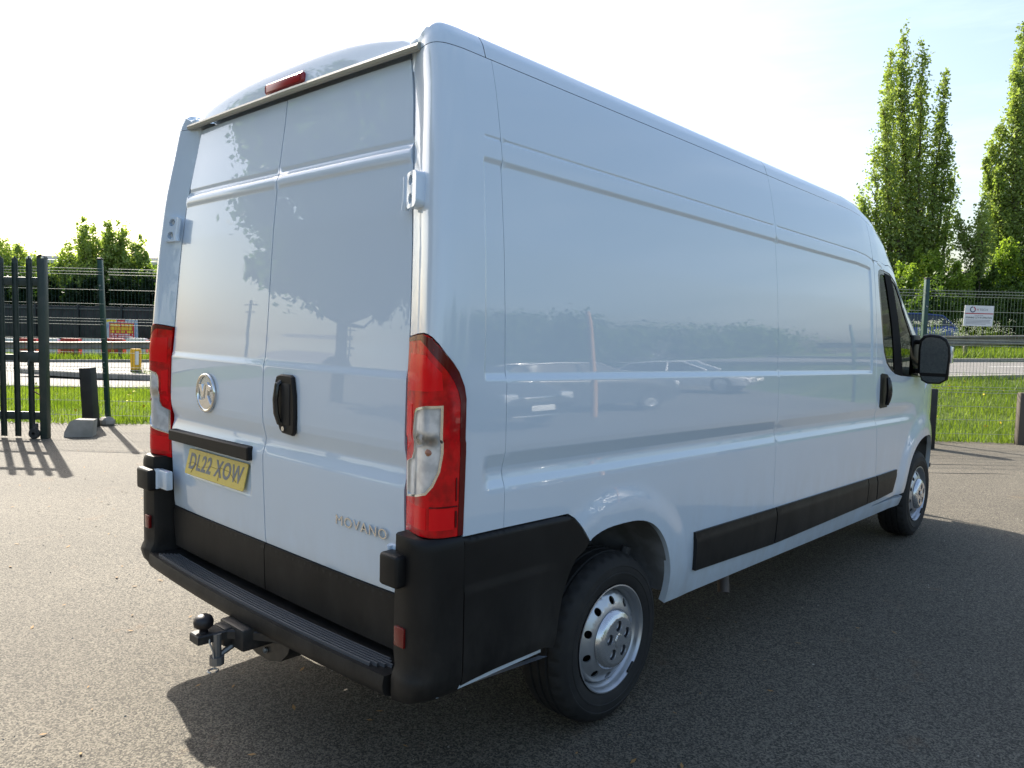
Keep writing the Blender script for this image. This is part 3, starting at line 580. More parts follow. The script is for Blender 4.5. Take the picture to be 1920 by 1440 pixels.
def tree(name,s0,d0,z0,plumes,n,size,lmat,label,cat='tree',group=None,depthr=1.):
    """plumes: list of (s_base,z_base,s_top,z_top,radius) around the trunk foot (s0,d0)"""
    base=Vector(W(s0,d0,z0)); T=empty(name,base,label=label,cat=cat,group=group); rel=lambda s,d,z:np.array(W(s,d,z))-np.array(base)
    C=[];R=[]; wd=B()
    for (sb,zb,st_,zt,r) in plumes:
        k=max(4,int((zt-zb)/(r*.34))); dj=rng.normal(0,.35*depthr); pts=[]
        for i in range(k+1):
            u=i/k; s=sb+(st_-sb)*u; z=zb+(zt-zb)*u; dd_=dj*u+rng.normal(0,.08*depthr)
            if i==0: dd_=0
            pts.append(rel(s,d0+dd_,z))
            rr=r*(1-.72*u**2.2)*(.55+.45*min(1,u*4))
            for q in range(6):
                a=rng.uniform(0,6.28); o=rr*rng.uniform(.1,1.30)
                C.append(rel(s+o*math.cos(a)*.9,d0+dd_+o*math.sin(a),z+rng.normal(0,r*.4))); f=rng.uniform(.16,.40)*rr+.04; R.append((f*1.2,f*1.2,f*1.9))
        wd.tube(pts,[max(.012,(.05+.10*r)*(1-i/k)) for i in range(k+1)],6)
        for i in range(1,k,1):
            p=pts[i]; q=C[-6*(k+1)+6*i]; wd.tube([p-np.array([0,0,.3*r]),(p+q)/2,q],[.03*r+.008,.02*r+.006,.006],4)
    top=rel(plumes[0][0],d0,plumes[0][1]); wd.tube([(0,0,-.3),tuple(np.array([0,0,0])*.5+top*.5),tuple(top)],[.24*max(p[4] for p in plumes)+.05,.18*max(p[4] for p in plumes)+.04,.12*max(p[4] for p in plumes)+.03],8)
    wd.out('trunk',barkm,T,.9)
    quads('crown',leafcloud(np.array(C),np.array(R),n,size),lmat,T); return T
# each plume: (foot along the fence line, foot height, tip along, tip height, radius) in metres
tree('poplar_tree',18.44,36,0.9,[(18.33, 3.34, 17.42, 15.3, 0.65), (18.24, 4.81, 17.21, 13.98, 0.5), (17.56, 3.32, 16.55, 13.21, 0.67), (17.37, 4.79, 16.31, 11.89, 0.5), (18.0, 3.33, 17.04, 14.4, 0.55), (18.65, 3.34, 18.09, 14.54, 0.6), (18.56, 4.82, 18.64, 13.26, 0.5), (19.05, 3.35, 19.45, 13.47, 0.5), (19.06, 4.34, 19.24, 11.85, 0.55), (19.44, 3.36, 19.61, 10.61, 0.55), (17.14, 3.31, 16.14, 9.86, 0.65), (17.01, 3.3, 16.04, 8.05, 0.6), (19.61, 3.37, 20.01, 8.99, 0.55), (18.12, 5.54, 16.47, 6.72, 0.75), (19.1, 5.57, 19.99, 6.32, 0.6), (18.41, 4.81, 18.03, 10.86, 0.85), (17.94, 4.31, 17.12, 8.92, 0.85), (18.81, 4.33, 18.89, 8.96, 0.8), (17.15, 3.06, 15.83, 7.56, 0.45)],38000,.078,leaf_pop,'tall bushy poplar with several pointed tops just right of the van roof','tree',depthr=1.0)
tree('poplar_tree',23.9,36,0.9,[(23.33, 3.46, 22.68, 14.89, 0.65), (23.08, 3.45, 22.4, 13.35, 0.6), (23.29, 3.95, 22.72, 11.93, 0.85), (22.71, 3.44, 21.87, 10.47, 0.55), (23.82, 3.47, 22.94, 15.6, 0.7), (23.58, 3.46, 22.45, 13.35, 0.65), (22.96, 3.45, 22.1, 11.32, 0.55), (22.83, 3.45, 21.72, 9.15, 0.5), (22.68, 3.93, 21.53, 9.75, 0.4), (24.2, 3.48, 23.76, 14.32, 0.75), (24.69, 3.49, 24.54, 13.63, 0.8), (25.19, 3.5, 25.61, 10.8, 0.85), (22.73, 4.92, 21.78, 6.85, 0.55), (23.26, 4.44, 22.75, 9.78, 0.85), (23.96, 4.95, 23.89, 9.32, 0.9)],38000,.078,leaf_pop,'tall poplar cut off by the right edge of the picture','tree',depthr=1.0)
tree('young_tree',20.39,34,0.9,[(20.33, 4.24, 19.97, 7.18, 0.47), (20.3, 4.7, 19.35, 6.64, 0.4), (20.37, 4.7, 20.68, 7.02, 0.47), (20.29, 5.17, 19.67, 6.07, 0.47)],4500,.07,leaf_pop,'slim young tree between the two tall poplars','tree',depthr=1.0)
tree('shrub',16.52,33,.8,[(16.15, 1.05, 15.86, 3.73, 0.48), (16.1, 1.05, 15.76, 3.49, 0.4), (16.13, 1.05, 15.81, 3.61, 0.47), (16.62, 1.05, 16.7, 4.33, 0.42), (16.5, 1.05, 16.49, 4.5, 0.47), (16.62, 1.05, 16.7, 4.27, 0.45), (16.84, 1.05, 17.1, 3.89, 0.3), (17.01, 1.05, 17.4, 3.35, 0.37), (17.02, 1.05, 17.41, 3.44, 0.41)],18000,.07,leaf_br,'bright green bush at the foot of the first poplar beside the windscreen','shrub',depthr=1.6)
tree('shrub',18.4,33.5,.8,[(17.84, 1.05, 17.4, 3.57, 0.48), (17.93, 1.05, 17.56, 4.34, 0.54), (18.17, 1.05, 17.99, 5.11, 0.39), (18.06, 1.05, 17.79, 4.87, 0.37), (18.28, 1.05, 18.18, 5.31, 0.48), (18.5, 1.05, 18.58, 5.15, 0.5), (18.66, 1.05, 18.88, 4.64, 0.52), (18.82, 1.05, 19.15, 4.43, 0.35), (18.87, 1.05, 19.25, 4.11, 0.52)],22000,.07,leaf_br,'bright green leafy bush right of the green fence post','shrub',depthr=1.6)
tree('shrub',16.65,31,.8,[(16.06, 1.05, 15.59, 2.53, 0.44), (16.03, 1.05, 15.53, 2.34, 0.38), (16.24, 1.05, 15.91, 3.01, 0.48), (16.57, 1.05, 16.5, 3.17, 0.55), (16.7, 1.05, 16.75, 3.51, 0.5), (16.72, 1.05, 16.77, 3.51, 0.54), (16.96, 1.05, 17.21, 2.91, 0.43), (16.99, 1.05, 17.26, 2.93, 0.39), (17.33, 1.05, 17.88, 2.15, 0.41)],15000,.07,leaf_dk,'low dark bush in the shade left of the white sign','shrub',depthr=1.6)
tree('shrub',20.18,34,.8,[(19.51, 1.05, 18.97, 2.94, 0.56), (19.83, 1.05, 19.54, 3.87, 0.45), (19.86, 1.05, 19.6, 3.86, 0.49), (20.14, 1.05, 20.12, 4.55, 0.48), (20.16, 1.05, 20.14, 4.51, 0.45), (20.22, 1.05, 20.26, 4.49, 0.35), (20.54, 1.05, 20.83, 4.03, 0.51), (20.57, 1.05, 20.87, 3.68, 0.45), (20.79, 1.05, 21.27, 3.23, 0.41)],18000,.07,leaf_dk,'dark bush directly behind the white sign','shrub',depthr=1.6)
tree('shrub',22.02,35,.8,[(21.41, 1.05, 20.92, 4.26, 0.46), (21.77, 1.05, 21.58, 5.13, 0.48), (21.55, 1.05, 21.18, 4.67, 0.6), (21.91, 1.05, 21.83, 5.63, 0.61), (22.11, 1.05, 22.18, 5.65, 0.57), (22.11, 1.05, 22.17, 5.26, 0.48), (22.49, 1.05, 22.86, 4.48, 0.51), (22.49, 1.05, 22.86, 4.73, 0.51), (22.74, 1.05, 23.31, 3.48, 0.46)],22000,.07,leaf_br,'tall loose bush at the foot of the poplar cut off at the right edge','shrub',depthr=1.6)
tree('shrub',20.38,31.5,.8,[(19.71, 1.05, 19.18, 2.33, 0.4), (19.9, 1.05, 19.52, 2.89, 0.53), (20.02, 1.05, 19.74, 3.02, 0.6), (20.43, 1.05, 20.47, 3.26, 0.43), (20.28, 1.05, 20.21, 3.28, 0.5), (20.6, 1.05, 20.78, 3.15, 0.46), (20.69, 1.05, 20.94, 3.37, 0.62), (20.81, 1.05, 21.15, 3.03, 0.59), (20.92, 1.05, 21.35, 2.82, 0.4)],18000,.07,leaf_dk,'low dark bush right of the white sign','shrub',depthr=1.6)
tree('shrub',23.16,34,.8,[(22.61, 1.05, 22.17, 3.91, 0.43), (22.76, 1.05, 22.43, 4.06, 0.4), (23.02, 1.05, 22.9, 4.81, 0.46), (22.99, 1.05, 22.86, 4.8, 0.47), (23.24, 1.05, 23.3, 4.97, 0.49), (23.4, 1.05, 23.6, 5.01, 0.43), (23.48, 1.05, 23.73, 4.58, 0.51), (23.63, 1.05, 24.0, 4.35, 0.31), (23.66, 1.05, 24.05, 4.08, 0.47)],10000,.07,leaf_br,'leafy bush past the right edge of the picture','shrub',depthr=1.6)
tree('shrub',15.52,33,.8,[(14.97, 1.05, 14.53, 3.08, 0.5), (15.25, 1.05, 15.03, 3.95, 0.43), (15.22, 1.05, 14.98, 3.77, 0.45), (15.31, 1.05, 15.14, 4.2, 0.41), (15.53, 1.05, 15.54, 4.23, 0.49), (15.67, 1.05, 15.78, 4.21, 0.39), (15.66, 1.05, 15.78, 4.26, 0.32), (15.95, 1.05, 16.29, 3.67, 0.52), (16.02, 1.05, 16.43, 3.05, 0.5)],12000,.07,leaf_dk,'dark bush hidden mostly by the van cab','shrub',depthr=1.6)
# trees beyond the road on the left
tree('broadleaf_tree',-25.51,47,-0.4,[(-25.29, 0.75, -27.32, 5.22, 1.17), (-24.8, 0.76, -23.69, 6.1, 1.17), (-24.96, 0.76, -22.54, 5.17, 1.11), (-25.52, 0.75, -27.73, 4.4, 1.04), (-25.13, 0.75, -25.53, 6.38, 1.24), (-24.8, 0.76, -22.0, 4.06, 0.98), (-25.45, 0.75, -26.0, 6.91, 0.91), (-25.45, 0.75, -26.34, 6.13, 1.04), (-25.29, 0.75, -27.07, 5.29, 1.04), (-25.29, 0.75, -24.46, 6.69, 0.85), (-25.13, 0.75, -23.69, 6.52, 0.91), (-25.13, 0.75, -22.86, 5.9, 0.98), (-25.13, 0.75, -22.32, 4.7, 0.91), (-25.62, 0.74, -27.83, 4.08, 0.91), (-25.45, 0.75, -25.12, 5.84, 1.3), (-25.44, 1.4, -24.03, 5.14, 1.37), (-25.61, 1.39, -26.37, 4.6, 1.43), (-25.28, 1.4, -23.13, 4.35, 1.3), (-25.61, 1.39, -27.36, 3.45, 1.11)],48000,.10,leaf_lt,'bushy broadleaf tree with a ragged top between gate and van','tree',depthr=1.0)
tree('broadleaf_tree',-32.61,50,-0.4,[(-32.62, 0.56, -33.08, 5.83, 1.18), (-32.45, 0.57, -31.89, 5.52, 1.11), (-32.79, 0.56, -33.89, 5.16, 1.39), (-32.28, 0.57, -30.94, 4.79, 0.97), (-32.61, 1.25, -32.53, 4.68, 1.53)],16000,.10,leaf_lt,'leafy tree behind the gate at the left edge','tree',depthr=1.0)
tree('hedge_tree',-28.04,45,-.4,[(-28.76, -0.15, -29.33, 2.08, 0.5), (-28.55, -0.15, -28.96, 2.67, 0.54), (-28.39, -0.15, -28.67, 3.38, 0.39), (-28.31, -0.15, -28.53, 3.32, 0.52), (-28.22, -0.15, -28.36, 3.33, 0.66), (-27.97, -0.15, -27.91, 3.58, 0.44), (-27.87, -0.15, -27.73, 3.76, 0.65), (-27.53, -0.15, -27.12, 2.94, 0.66), (-27.48, -0.15, -27.04, 2.69, 0.6)],20000,.11,leaf_hd,'dark hedge tree just left of the gate post','tree',depthr=1.6)
tree('hedge_tree',-26.19,45,-.4,[(-26.96, -0.15, -27.57, 1.85, 0.58), (-26.74, -0.15, -27.18, 2.53, 0.58), (-26.61, -0.15, -26.95, 3.04, 0.54), (-26.15, -0.15, -26.12, 3.33, 0.67), (-26.14, -0.15, -26.11, 3.14, 0.39), (-25.82, -0.15, -25.52, 3.32, 0.46), (-25.84, -0.15, -25.56, 2.89, 0.57), (-25.53, -0.15, -25.01, 2.42, 0.45), (-25.52, -0.15, -24.99, 2.22, 0.63)],20000,.11,leaf_hd,'dark hedge tree right of the gate post','tree',depthr=1.6)
tree('hedge_tree',-24.17,45,-.4,[(-24.81, -0.15, -25.32, 2.74, 0.56), (-24.74, -0.15, -25.19, 2.79, 0.47), (-24.51, -0.15, -24.79, 3.52, 0.69), (-24.35, -0.15, -24.5, 3.56, 0.51), (-24.15, -0.15, -24.13, 3.29, 0.65), (-23.82, -0.15, -23.54, 3.25, 0.53), (-23.84, -0.15, -23.57, 3.47, 0.64), (-23.62, -0.15, -23.17, 2.62, 0.68), (-23.34, -0.15, -22.67, 1.89, 0.65)],20000,.11,leaf_hd,'dark hedge tree behind the green fence post','tree',depthr=1.6)
tree('hedge_tree',-22.15,45,-.4,[(-22.82, -0.15, -23.36, 2.69, 0.58), (-22.5, -0.15, -22.78, 3.22, 0.72), (-22.5, -0.15, -22.79, 3.55, 0.68), (-22.53, -0.15, -22.84, 3.07, 0.53), (-22.26, -0.15, -22.34, 3.69, 0.54), (-22.04, -0.15, -21.95, 3.44, 0.7), (-21.72, -0.15, -21.38, 3.56, 0.51), (-21.49, -0.15, -20.96, 2.35, 0.55), (-21.58, -0.15, -21.12, 2.98, 0.66)],20000,.11,leaf_hd,'dark hedge tree above the printed banner','tree',depthr=1.6)
tree('hedge_tree',-20.29,45,-.4,[(-20.96, -0.15, -21.49, 2.65, 0.6), (-20.78, -0.15, -21.18, 3.47, 0.54), (-20.76, -0.15, -21.13, 3.14, 0.61), (-20.57, -0.15, -20.79, 3.52, 0.5), (-20.3, -0.15, -20.31, 4.08, 0.59), (-20.18, -0.15, -20.08, 4.02, 0.5), (-20.01, -0.15, -19.78, 3.42, 0.48), (-20.06, -0.15, -19.87, 3.93, 0.5), (-19.46, -0.15, -18.79, 2.17, 0.7)],20000,.11,leaf_hd,'dark hedge tree hidden mostly by the tail light corner','tree',depthr=1.6)
tree('hedge_tree',-30.21,45,-.4,[(-30.78, -0.15, -31.24, 2.77, 0.67), (-30.61, -0.15, -30.93, 3.38, 0.63), (-30.56, -0.15, -30.84, 3.23, 0.73), (-30.33, -0.15, -30.43, 3.73, 0.57), (-30.24, -0.15, -30.27, 3.88, 0.49), (-30.07, -0.15, -29.96, 4.07, 0.59), (-29.74, -0.15, -29.36, 3.07, 0.71), (-29.92, -0.15, -29.68, 3.41, 0.66), (-29.56, -0.15, -29.03, 2.57, 0.45)],20000,.11,leaf_hd,'dark hedge tree at the left picture edge','tree',depthr=1.6)
# dark foliage filling in under the right-hand bushes
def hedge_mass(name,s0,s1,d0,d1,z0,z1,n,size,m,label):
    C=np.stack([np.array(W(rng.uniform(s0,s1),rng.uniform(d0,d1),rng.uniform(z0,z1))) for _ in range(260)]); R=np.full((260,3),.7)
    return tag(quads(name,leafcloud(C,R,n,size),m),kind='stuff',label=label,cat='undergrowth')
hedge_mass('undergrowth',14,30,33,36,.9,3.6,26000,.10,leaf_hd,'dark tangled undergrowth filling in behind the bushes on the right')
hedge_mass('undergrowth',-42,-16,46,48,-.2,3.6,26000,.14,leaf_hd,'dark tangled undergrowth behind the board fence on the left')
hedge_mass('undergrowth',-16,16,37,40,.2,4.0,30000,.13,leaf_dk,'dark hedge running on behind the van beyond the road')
# far wood closing the view behind the van and round the yard
def wood(name,pts,h,n,size,label):
    C=[];R=[]
    for (x,y) in pts:
        for _ in range(10): C.append((x+rng.normal(0,3),y+rng.normal(0,3),rng.uniform(.5,h*rng.uniform(.7,1)))); R.append((2.0,2.0,1.3))
    return tag(quads(name,leafcloud(np.array(C),np.array(R),n,size),leaf_dk),kind='stuff',label=label,cat='woodland')
wood('far_wood',[W(s,70+3*math.sin(s*.3)) [:2] for s in np.arange(-30,60,4.)],6.5,16000,.45,'far dark belt of trees beyond the road')
wood('far_wood',[(45+6*math.sin(i),-20+i*6) for i in range(22)],7,40000,.32,'belt of trees beyond the yard that the van side mirrors')
wood('far_wood',[(-60+i*6,-62+5*math.sin(i*1.3)) for i in range(14)],6,9000,.5,'belt of trees behind the photographer')
# =====================================================================  THE VAN
VAN=empty('panel_van',(0,0,0),label='large white panel van with black bumpers and red tail lights',cat='van')
def part(b,name,m,parent=VAN,smooth=.6,mirror=False): return b.out(name,m,parent,smooth,mirror)
def superarch(cy,cz,rx,rz,ex,a0,a1,n=40):
    o=[]
    for i in range(n+1):
        a=math.radians(a0+(a1-a0)*i/n); c,s=math.cos(a),math.sin(a)
        o.append((cy+rx*math.copysign(abs(c)**(2/ex),c),cz+rz*math.copysign(abs(s)**(2/ex),s)))
    return o
ARCH=superarch(.985,.335,.385,.49,2.8,0,180)          # rear opening, from front foot over the top to the back
ARCH_F=[p for p in ARCH if p[0]>.785 and p[1]>.425]
LIGHT=[(SMIN+.004,.905),(-.06,.911),(.034,.914),(.037,.9135),(.151,.912),(.1545,1.0),(.158,1.16),(.1575,1.325),(.150,1.36),(.13,1.40),(.106,1.428),(.079,1.454),(.058,1.479),(.036,1.499),(.018,1.508),(-.001,1.511),(-.05,1.508),(SMIN+.004,1.500)]
vrow=[1.365,1.372,1.378,1.384,1.39,1.396,1.403,2.04,2.045,2.05,2.056,2.061,2.066,2.12,2.124,2.128,2.132,2.136]+list(np.arange(1.015,1.175,.0085))
ucol=[.225,.232,.236,.241,.246,.25,.26,3.725,3.73,3.737,3.744,3.75]
grow=lambda poly,e: poly
for mir in (False,True):
    q=[(SMIN,2.386),(.3345,2.386),(.3345,.906),(.157,.906),(.1585,.92),(.162,1.16),(.1615,1.327),(.1535,1.363),(.133,1.404),(.109,1.432),(.082,1.458),(.060,1.484),(.038,1.504),(.019,1.513),(-.001,1.516),(-.05,1.513),(SMIN,1.505)]
    panel('rear_quarter_panel',q,side,paint,VAN,du=.012,dv=.04,us=ucol,vs_=vrow,mirror=mir,rim=.02)
    q=[(.3368,2.386),(2.345,2.386),(2.345,.415)]+[(1.37,.415)]+ARCH_F+[(.782,.79),(.726,.858),(.70,.885),(.663,.905),(.3368,.906)]
    panel('side_panel',q,side,paint,VAN,du=.03,dv=.03,us=ucol,vs_=vrow,mirror=mir,rim=.03)
    q=[(2.3472,2.386),(3.80,2.386),(3.810,2.13),(3.807,1.88),(3.813,1.36),(3.892,.946),(3.916,.70),(3.930,.494),(3.933,.415),(2.3472,.415)]
    panel('side_panel',q,side,paint,VAN,du=.04,dv=.03,us=ucol,vs_=vrow,mirror=mir,rim=.02)
    q=[(3.804,2.386),(4.9,2.386),(4.9,2.34),(4.42,2.362),(4.25,2.275),(4.09,2.195),(3.90,2.146),(3.8145,2.136)]
    panel('roof_side_rail',q,side,paint,VAN,du=.03,dv=.03,mirror=mir,rim=.012)
    FA=[p for p in superarch(5.02,.42,.50,.48,2.3,0,180)]
    dfront=[(4.43,2.355),(4.75,2.30),(4.98,2.12),(5.03,1.90),(5.03,1.50),(4.93,1.25),(4.905,1.0),(4.885,.945),(4.845,.905)]
    back=[p for p in FA if p[0]<4.84 and p[1]>.494]
    WIN=[(3.885,2.05),(3.905,2.085),(3.95,2.105),(4.15,2.165),(4.30,2.205),(4.339,2.211),(4.45,2.16),(4.58,2.03),(4.80,1.80),(4.93,1.55),(4.93,1.42),(4.80,1.39),(4.635,1.383),(4.34,1.374),(4.20,1.385),(4.115,1.408),(4.05,1.437),(4.012,1.461),(3.96,1.53),(3.935,1.60),(3.90,1.80),(3.881,1.97)]
    HOLE=[(3.899,1.371),(3.925,1.382),(4.03,1.378),(4.06,1.362),(4.093,1.25),(4.085,1.20),(4.055,1.152),(3.93,1.148),(3.905,1.16)]
    q=[(3.8185,2.132),(3.90,2.142),(4.09,2.190),(4.25,2.268)]+dfront+back+[(3.934,.494),(3.920,.70),(3.896,.946),(3.817,1.36),(3.811,1.88)]
    door=panel('front_door',q,side,paint,VAN,holes=[WIN],du=.03,dv=.03,us=ucol,vs_=vrow,mirror=mir,rim=.015)
    q2=[(3.94,.490)]+[p for p in FA if p[0]<4.8 and p[1]<.490][:1]+[(4.525,.42)]+[(3.937,.415)]
    panel('sill',[(3.937,.489),(4.522,.489),(4.520,.42),(3.937,.415)],side,paint,VAN,du=.03,dv=.02,mirror=mir,rim=.03)
    b=[p for p in FA if p[1]>.42]
    q=[(5.035,1.30),(4.935,1.25),(4.910,1.0),(4.890,.945),(4.850,.905)]+[p for p in superarch(5.02,.42,.50,.48,2.3,110,0)]+[(5.93,.42),(5.96,.9),(5.93,1.30)]
    panel('front_wing',q,side,paint,VAN,du=.03,dv=.03,mirror=mir,rim=.03)
    # door window: seal, glass, divider
    c=np.mean(WIN,0); inner=[tuple(c+(np.array(p)-c)*np.array([.90,.94])) for p in WIN]
    panel('window_seal',WIN,lambda s,t:side(s,t,-.004,False),blackg,door,holes=[inner],du=.05,dv=.05,rim=.012,mirror=mir)
    panel('window_glass',inner,lambda s,t:side(s,t,-.008,False),glass,door,du=.1,dv=.1,rim=.004,mirror=mir)
    dv_=[(4.05,2.12),(4.22,2.17),(4.30,1.85),(4.38,1.38),(4.20,1.385),(4.15,1.73)]
    panel('quarter_light_divider',dv_,lambda s,t:side(s,t,-.002,False),mat('matt_black',(.006,.006,.007),.8,spec=.15),door,du=.05,dv=.05,rim=.01,mirror=mir)
    hb=B(); 
    panel('door_handle',HOLE,lambda s,t:side(s,t,.003,False),black,door,du=.02,dv=.02,rim=.012,mirror=mir)
    pts=[side(3.985+.0*i,1.17+.185*i/6,.022+.012*math.sin(math.pi*i/6),False) for i in range(7)]
    hb.tube([tuple(p) for p in pts],[.012,.017,.019,.019,.018,.016,.011],8); part(hb,'handle_grip',blackg,door,mirror=mir)
    # black side mouldings
    for n_,(a,b_,c1,c2) in enumerate([((1.546,.698),(2.362,.696),(2.366,.506),(1.560,.524)),((2.374,.696),(3.742,.696),(3.744,.530),(2.376,.506)),((3.754,.696),(3.905,.696),(3.925,.534),(3.754,.531)),((3.925,.696),(4.340,.700),(4.262,.550),(3.945,.534))]):
        panel('side_moulding',[a,b_,c1,c2],lambda s,t:side(s,t,0.,False)+np.stack([.011+.006*sstep(.69,.66,t) + 0*s,0*s,0*s],-1),black,VAN,du=.06,dv=.02,vs_=[.665,.675,.685,.69],rim=.016,mirror=mir)
    # wheel-arch liners
    for cy,cz,rx,rz,ex,x0 in ((.985,.335,.392,.492,2.6,.62),(5.02,.42,.505,.485,2.3,.58)):
        arc=superarch(cy,cz,rx,rz,ex,10 if cy<2 else 4,168 if cy<2 else 176,30); lb=B()
        if cy<2: arc=[(y,z) for y,z in arc]
        V=[];F=[];n=len(arc)
        for k in range(n):
            y,z=arc[k]; e=float(xs(max(z,.42)))-.006
            if cy<2 and y<.80: e=.985
            if cy>2: e=float(side(y,max(z,.45),0.,False)[0])-.012
            V+=[(e,y,z+rake(y)),(x0,y,z+rake(y))]
        V.append((x0,cy,cz+rake(cy)))
        for k in range(n-1): F+=[(2*k,2*k+1,2*k+3,2*k+2),(2*k+1,2*n,2*k+3)]
        lb.add(V,F); part(lb,'wheel_arch_liner',mat("arch_liner",(.22,.23,.24),.6,noise=(7,(.12,.12,.12),.4,.6)),VAN,mirror=mir)
# dark structure right behind the shut lines
ib=B(); 
for mir in (1,-1):
    for y,t0,t1 in ((.3356,.90,2.39),(2.346,.42,2.39)):
        P=[side(y,t,-.010) for t in np.linspace(t0,t1,24)]
        for i in range(23):
            a,b_=P[i],P[i+1]; ib.add([(mir*a[0],a[1]-.012,a[2]),(mir*a[0],a[1]+.012,a[2]),(mir*b_[0],b_[1]+.012,b_[2]),(mir*b_[0],b_[1]-.012,b_[2])],[(0,1,2,3)])
part(ib,'shut_line_backing',gap)
# ---------------- roof
RX=[1.,.985,.965,.93,.88,.80,.70,.55,.35,.15,0.]; RZ=[0,.010,.017,.022,.026,.030,.036,.043,.050,.055,.056]
def arcz(x): return 2.524-.070*(abs(x)/.73)**3
def roof_strip(ss,tt,x_in=True):
    rows=[]
    for s in ss:
        r=[side(s,t,0.,False) for t in tt]; E=r[-1].copy()
        if x_in:
            for a,dz in zip(RX[1:],RZ[1:]):
                x=E[0]*a; z=E[2]+dz; y=E[1]
                if s<.3: yi=.23+(s+.07)/.37*(.3-.23); q_=1-float(sstep(.775,.835,x)); y=y*(1-q_)+yi*q_
                if s<.9:
                    k=1-float(sstep(.15,.75,s)); z-=k*.03*math.exp(-((x-.80)/.035)**2)
                    z+=k*(max(0,arcz(x)-2.515))*(1 if x<.7 else .3)
                r.append(np.array([x,y,z]))
        if x_in and s<.12:
            dz_=.050*(1-float(sstep(-.07,.09,s))); r=[p-np.array([0,0,dz_*float(sstep(2.40,2.46,p[2]))]) for p in r]
        rows.append(r)
    return rows
def grid_obj(name,rows,m,parent,both=True,smooth=1.2):
    b=B(); n=len(rows[0]); R=[[tuple(p) for p in r] for r in rows]
    if both: R=[r+[(-p[0],p[1],p[2]) for p in r[-2::-1]] for r in R]; n=len(R[0])
    V=[p for r in R for p in r]; F=[(i*n+j,i*n+j+1,(i+1)*n+j+1,(i+1)*n+j) for i in range(len(R)-1) for j in range(n-1)]
    b.add(V,F); return b.out(name,m,parent,smooth)
TT=[2.3885,2.394,2.402,2.412,2.422,2.432,2.442,2.452,2.46]
S1=list(np.linspace(-.07,.3,20)); R1=roof_strip(S1,TT); R1=[[p-np.array([0,-.004,.07*max(0,1-abs(i-0)*0)]) for i,p in enumerate(R1[0])]]+R1; grid_obj('roof_end_cap',R1,paint,VAN,smooth=.9)
S2=list(np.linspace(.3045,2.344,26)); grid_obj('roof',roof_strip(S2,TT),paint,VAN)
S3=list(np.linspace(2.3475,4.02,26)); grid_obj('roof',roof_strip(S3,TT),paint,VAN)
S4=list(np.linspace(4.03,5.2,30))
grid_obj('windscreen_pillar',[[side(s,t,0.,False) for t in [2.389,2.40,2.42,2.44,2.46]]+[side(s,2.46,0.,False)+np.array([-.03,0,.012])] for s in S4],paint,VAN,both=False)
b=B()
R4=[[side(s,t,0.,False) for t in [2.389,2.40,2.42,2.44,2.46]]+[side(s,2.46,0.,False)+np.array([-.03,0,.012])] for s in S4]
n=6; b.add([(-p[0],p[1],p[2]) for r in R4 for p in r],[(i*n+j,i*n+j+1,(i+1)*n+j+1,(i+1)*n+j) for i in range(len(R4)-1) for j in range(n-1)]); part(b,'windscreen_pillar',paint)
rows=[]
for s in S4:
    E=side(s,2.46,0.,False)+np.array([-.032,0,.010]); rows.append([E+np.array([0,0,0])]+[np.array([E[0]*a,E[1]+.25*(1-a*a),E[2]+.03*(1-a*a)]) for a in (.9,.75,.6,.4,.2,0.)])
wsc=grid_obj('windscreen',rows,glass,VAN)
rows=[]
for s in np.linspace(5.2,5.95,14):
    E=side(s,1.30,0.,False); E[2]+=.0; rows.append([E]+[np.array([E[0]*a,E[1]+.08*(1-a*a),E[2]+.10*(1-a**3)]) for a in (.95,.85,.7,.5,.25,0.)])
grid_obj('bonnet',rows,paint,VAN)
b=B(); 
for i in range(12):
    pass
rows=[]
for t in np.linspace(.42,1.3,14):
    E=side(5.95,t,0.,False); rows.append([E]+[np.array([E[0]*a,E[1]+.14*(1-a*a),E[2]]) for a in (.95,.85,.7,.5,.25,0.)])
grid_obj('front_bumper',rows,black,VAN)
# a bulkhead, floor, dashboard and seats seen through the cab glass
b=B(); b.box((0,3.70,1.35),(1.74,.02,1.75)); part(b,'bulkhead',mat("bulkhead_grey",(.14,.145,.15),.7))
b=B(); b.box((0,3.35,.475),(1.8,4.7,.03)); b.box((0,5.3,.9),(1.5,.7,.5)); b.box((0,2.5,.40),(.75,4.9,.12),.02); b.box((0,1.0,.335),(1.5,.09,.09),.02); part(b,'underbody',und)
b=B(); b.box((0,5.0,1.18),(1.7,.45,.25),.06); part(b,'dashboard',black)
for x in (.52,-.35):
    b=B(); b.box((x,4.32,.98),(.5 if x>0 else .8,.5,.16),.05); b.box((x,4.05,1.35),(.48 if x>0 else .8,.14,.62),.05); b.box((x,4.03,1.74),(.26,.10,.18),.04); part(b,'cab_seat',mat("seat_cloth",(.03,.03,.033),.9))
def dw(z): 
    return np.interp(z,_dz,_dxx)
_dz=np.arange(.45,2.45,.02); _dxx=side(np.full(len(_dz),SMIN),_dz)[:,0]-.006
